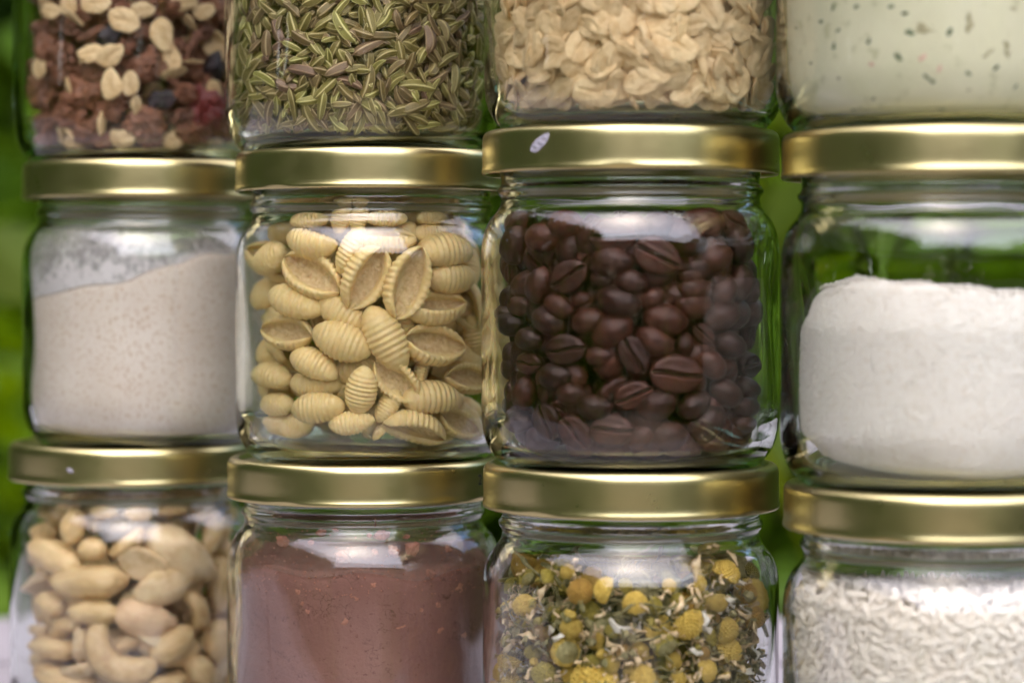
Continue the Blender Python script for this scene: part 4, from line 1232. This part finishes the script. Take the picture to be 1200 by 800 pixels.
# cocoa (bottom row, second column)
ct = lambda x, y: 62.5 + .8*math.sin(x*.22 + 1) + .6*math.sin(y*.3 + x*.1)
mass((0, 1), 'cocoa_powder', M['cocoa'], 'reddish brown cocoa powder with small lumps filling the jar', 'cocoa powder', ct, seed=5, amp=.5)
M['cocoa_film'] = mat_film('cocoa_dust', (.33, .19, .15), .05, .95, 61*mm, 80*mm, 500, .5)
film((0, 1), 'cocoa_dust', M['cocoa_film'], 'thin film of cocoa dust inside the glass above the powder', 'cocoa dust', ct, 81)
CL = [proto([('cocoa_lump', chunk_mesh(70+s, (2.2, 1.9, 1.6), 3, 'cocoa_lump', 'crumb', .3))], 4.4*mm) for s in range(3)]
for i, (zx, zy, L, lab) in enumerate([(420,615,95,'largest rounded cocoa lump on top of the powder, left of the middle'), (580,625,60,'small rounded cocoa lump right of the middle of the cocoa jar'), (270,513,28,None), (285,550,22,None), (447,535,20,None), (535,345,45,'bright orange brown crumb stuck high on the glass of the cocoa jar'), (400,412,42,'crumb stuck to the left of the reflection in the cocoa jar'), (435,403,22,None), (570,395,38,None), (635,388,46,'orange crumb stuck to the right of the reflection in the cocoa jar'), (507,397,20,None), (315,335,32,None), (185,365,42,'flat orange crumb at the upper left of the cocoa jar'), (290,370,20,None), (680,462,34,None), (695,555,28,None), (745,385,24,None), (620,350,20,None), (368,325,20,None), (745,510,95,'soft cocoa lump at the right side of the cocoa jar'), (300,575,24,None), (645,570,18,None), (490,345,16,None), (500,492,22,None), (700,640,70,None), (760,650,60,None)]):
    put_long(CL[i % 3], 'cocoa_crumb' if L < 50 else 'cocoa_lump', lab or 'tiny cocoa crumb stuck inside the glass, ', 'cocoa crumb', 'crumbs in the cocoa jar', (0, 1), 250 + zx/2.667, 500 + zy/2.667, L/2.667, 40*math.sin(i*3), 0, 0, .0 if L < 50 else 0.0, half=.6 if L < 50 else 1.6, smax=9)
def cocoa_where(r):
    fa = front_angle((0, 1)); a = fa + r.uniform(-1.5, 1.5); z = 56 + 22*r.random()**1.5
    q = r_in(z) - .3; return (q*math.cos(a), q*math.sin(a), z)
grains((0, 1), 'cocoa_specks', [crystal((.35, .3, .25), 'crumb', s) for s in range(3)], 420, 5, 'fine cocoa specks stuck to the inside of the glass', 'cocoa specks', cocoa_where)

# sugar (middle row, fourth column): a flat heap standing back from the glass at its left top
st = lambda x, y: 54.3 - .085*(x + 10) + .35*math.sin(x*.9+y)*math.cos(y*.7) + .3*math.sin(x*.5) - .10*max(0, -x - 22)**1.45 + 1.2*math.exp(-((x+24.5)/1.3)**2 - ((y+14)/5)**2)
def sside(a, z):
    x = math.cos(a)
    low = max(0, (13.5 - z))*.55*max(0, -x)**.6
    hi = .42*max(0, z - 42.5)**1.05
    return .2 + low + hi + 2.2*max(0, -math.cos(a - .25))**2
mass((1, 3), 'sugar', M['sugar'], 'white granulated sugar filling just over half of the right hand jar', 'sugar', st, seed=8, side=sside, amp=.12)
def sugar_where(r):
    if r.random() < .55:
        a = r.uniform(0, 6.283); rr = 38.6*math.sqrt(r.random()); x, y = rr*math.cos(a), rr*math.sin(a)
        q = st(x, y); lim = r_in(q) - sside(a, q) - .6
        if rr > lim: return None
        return (x, y, q + r.uniform(-.1, .35))
    fa = front_angle((1, 3)); a = fa + r.uniform(-1.5, 1.5); z = r.uniform(7.5, 53)
    if z > st(38*math.cos(a), 38*math.sin(a)): return None
    q = r_in(z) - sside(a, z) - .35; return (q*math.cos(a), q*math.sin(a), z)
grains((1, 3), 'sugar_crystals', [crystal((.42, .4, .36), 'sugar', s) for s in range(4)], 15000, 9, 'white sugar crystals on the surface of the sugar', 'sugar crystals', sugar_where)

# herb cream (top row, fourth column)
mass((2, 3), 'herb_cream', M['cream'], 'pale greenish white herb cream in the jar at the upper right', 'cream', lambda x, y: 60 + .5*math.sin(x*.3), gap=.42, seed=11, amp=.06)
HF = {k: [proto([('herb_fleck', chunk_mesh(90+s, (1.6, .8, .35), 3, 'herb_fleck', k, .45))], 3.2*mm) for s in range(2)] for k in ('herb', 'herb_brown', 'herb_red')}
FLK = [(355,93,40,'herb',0), (498,28,40,'herb',30), (720,140,60,'herb',-20), (785,122,110,'herb_brown',-12), (880,140,45,'herb',60), (960,75,60,'herb_brown',80), (960,115,90,'herb_brown',75), (545,178,32,'herb',60), (670,245,52,'herb',-50), (562,275,42,'herb_red',-10), (770,245,45,'herb_red',40), (790,318,85,'herb',-60), (1115,205,100,'herb_brown',-80), (1030,230,80,'herb_brown',20), (955,305,45,'herb',-40), (308,270,30,'herb',0), (560,385,60,'herb',70), (1165,355,50,'herb',60), (850,445,50,'herb',0), (930,455,50,'herb',10), (455,450,40,'herb',0), (400,200,34,'herb',80), (225,250,40,'herb_brown',80), (1140,35,50,'herb_brown',-30), (420,130,26,'herb',30), (575,435,36,'herb',-30), (490,440,30,'herb',20), (640,30,34,'herb',10), (840,290,36,'herb_red',70), (970,375,36,'herb_brown',20), (250,120,24,'herb',0), (420,330,30,'herb_brown',40), (1075,290,34,'herb',40), (695,60,30,'herb',0), (400,30,36,'herb',60)]
HN = {'herb': 'dark green herb fleck in the pale cream, ', 'herb_brown': 'olive brown herb fleck in the pale cream, ', 'herb_red': 'small reddish fleck in the pale cream, '}
for i, (zx, zy, L, k, an) in enumerate(FLK):
    put_long(HF[k][i % 2], 'herb_fleck', HN[k], 'herb fleck', 'flecks in the herb cream', (2, 3), 870 + zx/3.636, zy/3.636, L/3.636*.95, an, 0, 0, -.1, half=.3, smax=4)

# rice (bottom row, fourth column)
RM = [rice_mesh(s) for s in range(2)]
RP = [proto([('rice_grain', me)], 6.6*mm) for me in RM]
rt = lambda x, y: 66.0 - .0*x + .5*math.sin(x*.3)
wall_pack(RP, 'rice_grain', 'rice grain', 'rice grains in the rice jar', ['white rice grain at the glass, ', 'white rice grain behind the outermost, '], (0, 3), 34, 65, 6000, 2.6, [(.7, 2.0), (1.2, 1.75), (1.8, 1.75), (2.5, 1.75)], .35, [rice_mesh(s, 1) for s in range(2)], 91,
          fill_step=3.0, fill_z=(62, 67.5), fill_label='white rice grains heaped on top and behind the front ones', fill_cat='rice', fill_name='rice_filling', fill_shell=40, scale=(.5, .74))
core((0, 3), 37.5, 7, 64, 'rice_mass', M['rice'], 'mass of white rice in the middle of the jar', 'rice', 7, .6)

# ------------------------------------------------------------------ chamomile (bottom row, third column)
HD = {'y': [head_proto(s, 'floret', 4.7, 4.6, 2 + s) for s in range(2)], 'w': [head_proto(5+s, 'floret', 4.8, 4.4, 7, 'petal_white') for s in range(2)], 't': [head_proto(8+s, 'floret', 4.6, 4.6, 5) for s in range(2)],
      'o': [head_proto(11, 'floret_old', 4.6, 4.6, 1)], 'g': [head_proto(14, 'floret_green', 4.4, 4.0, 2)], 'n': [head_proto(16, 'floret', 4.6, 4.6, 0)]}
HDL = {'y': 'dried yellow chamomile head with a few petals, ', 'w': 'dried chamomile head with white petals, ', 't': 'dried chamomile head with shrivelled tan petals, ', 'o': 'brownish dried chamomile head, ', 'g': 'olive green chamomile bud, ', 'n': 'bare yellow chamomile head, '}
CG = 'chamomile heads in the chamomile jar'
HEADS = [(200,530,88,80,50,'y',0,'yellow chamomile head with a tan petal on its right, at upper left'), (385,485,98,20,60,'o',0,'orange brown chamomile head at the upper middle'), (478,480,100,160,10,'n',.5,'lopsided yellow chamomile head left of the bright one'), (575,525,98,90,35,'n',0,'bright yellow bare chamomile head in the upper middle'), (358,605,86,80,70,'n',0,'small round ochre chamomile head left of the middle'),
 (340,690,115,180,-50,'n',0,'chamomile head turned to show its green underside'), (760,590,135,-60,40,'w',0,'large yellow chamomile head with pale petals, right of the middle'), (855,515,88,-95,35,'w',0,'yellow chamomile head hanging below a white petal at the upper right'), (880,612,105,-20,40,'y',0,'tan yellow ridged chamomile head at the right'), (970,570,95,0,60,'o',.5,'dark ochre chamomile head at the right edge'), (990,430,76,60,50,'g',1,None), (955,490,74,0,60,'o',1.5,None),
 (155,725,104,-90,30,'w',0,'ochre chamomile head crowned with white petals at lower left'), (265,765,94,60,50,'g',0,'round green chamomile bud at the bottom left'), (490,730,76,0,50,'t',1,None), (425,800,190,90,-5,'n',0,'widest yellow chamomile head cut by the lower picture edge'), (600,782,104,80,40,'t',0,'yellow chamomile head with star of tan petals at the bottom'), (630,615,64,40,50,'y',1.5,None), (535,690,64,0,60,'o',1.5,None), (690,465,46,60,50,'n',2,None), (680,670,104,120,-45,'g',.5,'pale green chamomile calyx below the middle'),
 (805,695,46,0,70,'o',1,None), (900,690,115,40,40,'t',0,'ragged green and yellow chamomile head at lower right'), (345,420,60,90,40,'t',1,None), (205,440,66,150,-20,'g',1,None), (150,800,96,90,40,'y',0,None), (250,630,74,0,50,'o',2,None), (100,575,60,90,50,'o',1.5,None), (980,755,60,90,50,'y',1.5,None), (540,465,64,30,30,'g',2,None), (430,738,94,90,-30,'g',1.5,None), (130,470,66,90,30,'g',1.5,None), (230,690,66,30,40,'g',2,None), (810,755,94,20,30,'t',1,None), (720,785,70,30,30,'t',1,None), (890,430,104,60,10,'t',1,'tan chamomile head with curled petals under the shoulder at right'), (860,335,84,90,-20,'g',2.5,None), (270,440,70,20,-20,'g',1.5,None), (500,620,70,60,30,'g',3,None), (440,650,70,0,40,'t',4,None), (640,530,70,0,40,'g',4,None), (790,460,70,0,40,'t',4,None), (300,560,70,0,40,'g',4,None), (560,760,80,0,40,'y',4,None), (930,760,80,0,40,'g',2,None), (700,720,80,0,40,'y',4,None), (1000,660,70,0,40,'g',2,None), (90,680,70,0,40,'y',2,None), (220,560,70,40,40,'g',4,None), (830,640,80,40,40,'g',4,None), (590,690,80,40,40,'t',4,None), (420,550,80,40,40,'g',5,None), (720,520,70,40,40,'g',5,None), (160,640,70,40,40,'t',4,None), (350,770,70,40,40,'y',4,None), (1000,520,70,40,40,'y',4,None)]
for i, (zx, zy, L, an, tow, k, de, lab) in enumerate(HEADS):
    px, py = 550 + zx/2.963, 530 + zy/2.963
    p, d = on_wall((0, 2), px, py, (39.3 - 3.6 - de)*mm)
    t, u, n = basis((0, 2), p, d, an)
    z = ((t*math.cos(R(an)) + u*math.sin(R(an)))*math.cos(R(tow)) + n*math.sin(R(tow))).normalized()
    y = z.cross(Vector((.31, .2, .9))).normalized(); x = y.cross(z)
    pr = HD[k][i % len(HD[k])]
    dist = (Vector(p) + JAR[(0, 2)].location - CAM).length
    s = min(max(.80*L/2.963*dist/FPX/pr['L'], .4), 2.0)
    Mx = rot_cols(x, y, z, s)
    spawn(pr, 'chamomile_flower', lab or HDL[k], 'chamomile flower', CG, (0, 2), fit(pr['V'], Mx, p), Mx, s)
ST = [proto([('flower_stem', stem_mesh(s, 22, .5, 1.0 if s % 2 else 2.2))], 22*mm) for s in range(5)]
PE = [proto([('petal', petal_mesh(60+s, 6, 2.0, .9 + .2*s, 'petal_white' if s == 3 else 'petal'))], 6*mm) for s in range(6)]
STEMS = [(600,385,150,50,0,'long pale green stem rising into the shoulder of the chamomile jar'), (655,545,270,18,0,'long pale stem crossing the middle of the chamomile jar'), (160,560,150,-55,.5,None), (410,655,150,62,0,'curled pale stem left of the middle of the chamomile jar'), (630,700,150,-52,.5,'thin stem slanting down right below the middle'), (700,600,130,-30,1,None), (230,640,160,-40,1,None), (630,450,110,-60,2,None), (560,660,120,70,1.5,None), (320,560,140,10,1.5,None), (870,740,120,-20,1,None), (140,520,110,80,1,None), (760,520,110,30,1.5,None), (500,560,120,-15,3,None), (950,640,110,50,1.5,None), (300,640,110,-70,2,None), (690,760,110,10,2,None)]
for i, (zx, zy, L, an, de, lab) in enumerate(STEMS):
    put_long(ST[i % 5], 'flower_stem', lab or 'thin dried stem among the chamomile heads, ', 'stem', 'stems in the chamomile jar', (0, 2), 550+zx/2.963, 530+zy/2.963, L/2.963, an, 30*math.sin(i), 0, de, half=1.6, smax=3)
PETS = [(245,530,80,70,0,'cream curled petal right of the yellow head at upper left'), (270,390,50,-60,0,None), (435,575,45,30,0,None), (485,575,110,-45,.5,'broad tan bract in the middle of the chamomile jar'), (480,635,90,-60,.5,None), (535,735,40,20,0,None), (820,460,100,80,0,'white petal standing above a yellow head at upper right'), (790,540,70,80,0,None), (710,560,70,50,0,None), (810,610,70,70,0,None), (130,685,60,20,0,None), (190,665,45,60,0,None), (180,630,80,-10,.5,None), (970,680,110,50,0,None), (940,420,80,80,.5,None), (300,655,70,40,0,None), (580,745,70,80,0,None), (215,580,50,60,0,None), (100,650,50,30,1,None), (930,550,60,-30,.5,None), (560,590,60,-50,2,None), (760,680,60,-30,1,None), (690,620,70,-20,1.5,None), (650,500,60,10,2,None), (330,400,50,30,.5,None), (480,700,45,40,.5,None), (770,790,60,30,0,None), (980,720,60,70,.5,None), (860,780,60,0,0,None), (200,780,60,40,0,None)]
for i, (zx, zy, L, an, de, lab) in enumerate(PETS):
    put_long(PE[i % 6], 'petal', lab or 'loose dried petal among the chamomile, ', 'petal', 'loose petals in the chamomile jar', (0, 2), 550+zx/2.963, 530+zy/2.963, L/2.963*1.1, an, 40*math.sin(i*2), 0, de, half=1.0, smax=3)
r = np.random.default_rng(101); fa = front_angle((0, 2)); items = []
LH = []
for s, mt in ((0, 'floret'), (1, 'floret_green'), (2, 'calyx'), (3, 'floret_old')):
    me = dome_mesh(s, mt, 4.4, 4.2, 3); LH.append(me)
LH += [calyx_mesh(3), petal_mesh(3, 7, 3), petal_mesh(4, 7, 3), stem_mesh(3), stem_mesh(4)]
for p in fill_points(r, (0, 2), 10, 68, 6.8, 4):
    a = (math.atan2(p[1], p[0]) - fa + math.pi) % (2*math.pi) - math.pi
    h = math.hypot(p[0], p[1])/mm
    if abs(a) < 1.4 and h > 29: continue
    if h < 12: continue
    me = LH[int(r.integers(len(LH)))]; Mx = rand_rot(r)
    items.append((me, Mx, np.array(fit(np.array([v.co for v in me.vertices]), Mx, p)) + np.array(JAR[(0, 2)].location)))
merge('chamomile_filling', items, 'dried chamomile packed behind the front heads', 'chamomile')

CB = [petal_mesh(200+s, 3.6, 1.3, 1.6, 'petal') for s in range(4)] + [petal_mesh(210+s, 3.0, 1.6, 1.9, 'calyx') for s in range(3)] + [chunk_mesh(220+s, (1.3, 1.0, .8), 2, 'crumb', m_, .5) for s, m_ in enumerate(('floret', 'floret_green', 'calyx', 'stem'))] + [stem_mesh(230, 9, .3, 1.0), petal_mesh(214, 3.2, 1.2, 1.8, 'petal_white')]
def cham_where(r):
    a = front_angle((0, 2)) + r.uniform(-1.5, 1.5); z = r.uniform(12, 66)
    q = r_in(z) - 1.6 - r.uniform(0, 8) - (3 if z > 62 else 0)
    return (q*math.cos(a), q*math.sin(a), z)
grains((0, 2), 'chamomile_crumbs', CB, 800, 12, 'small dried petals, florets and stalk bits among the chamomile heads', 'chamomile', cham_where)

# ------------------------------------------------------------------ marks on the lids
def patch(jar, px, py, w, h, ang, name, label, mat, r0=42.12, thick=.12):
    p, d = on_wall(jar, px, py, r0*mm)
    a0 = math.atan2(p.y, p.x); n = 14; V, F = [], []
    for lay in (0, 1):
        for i in range(n+1):
            for k in range(20):
                t = 2*math.pi*k/20; q = i/n
                e = 1 + .05*math.sin(3*t+1) + .03*math.sin(5*t)
                x = q*w/2*math.cos(t)*e; y = q*h/2*math.sin(t)*e
                X = x*math.cos(R(ang)) - y*math.sin(R(ang)); Y = x*math.sin(R(ang)) + y*math.cos(R(ang))
                rr = r0 + (thick*math.sqrt(max(1 - q*q, 0))*(.7 + .5*math.sin(X*2+Y*3)) + .01 if lay == 0 else -.05)
                V.append((rr*mm*math.cos(a0 + X/r0), rr*mm*math.sin(a0 + X/r0), p.z + Y*mm))
    m = 20; o = (n+1)*m
    for i in range(n):
        for k in range(m):
            k2 = (k+1) % m
            F.append((i*m+k, (i+1)*m+k, (i+1)*m+k2, i*m+k2)); F.append((o+i*m+k, o+i*m+k2, o+(i+1)*m+k2, o+(i+1)*m+k))
    for k in range(m):
        k2 = (k+1) % m; F.append((n*m+k, o+n*m+k, o+n*m+k2, n*m+k2))
    ob = link(name, mesh_np(name, V, np.array(F)), JAR[jar], mat)
    ob['label'] = label
    return ob
patch((1, 2), 632, 168, 7.6, 3.0, 36, 'mark', 'pale lavender patch on the left of the gold lid', M['mark'], 42.0, .25)  # slightly raised oval in pale lavender grey
patch((0, 0), 82, 551, 1.3, 2.4, 70, 'mark', 'small pale scuffed spot on the gold lid', M['mark'])
def print_mark(jar, text, px, py, h, r0=42.13):
    cu = bpy.data.curves.new('printed_date', 'FONT'); cu.body = text; cu.size = h*mm*1.4; cu.extrude = .00002
    tmp = bpy.data.objects.new('tmp_text', cu); COL.objects.link(tmp)
    me = bpy.data.meshes.new_from_object(tmp.evaluated_get(bpy.context.evaluated_depsgraph_get()))
    bpy.data.objects.remove(tmp)
    p, d = on_wall(jar, px, py, r0*mm); a0 = math.atan2(p.y, p.x)
    for v in me.vertices:
        a = a0 + v.co.x/(r0*mm); rr = r0*mm + v.co.z
        v.co = Vector((rr*math.cos(a), rr*math.sin(a), p.z + v.co.y))
    me.name = 'printed_date'; me.materials.clear()
    link('printed_date', me, JAR[jar], M['ink'])
print_mark((0, 1), '2', 560.5, 568, 3.2)
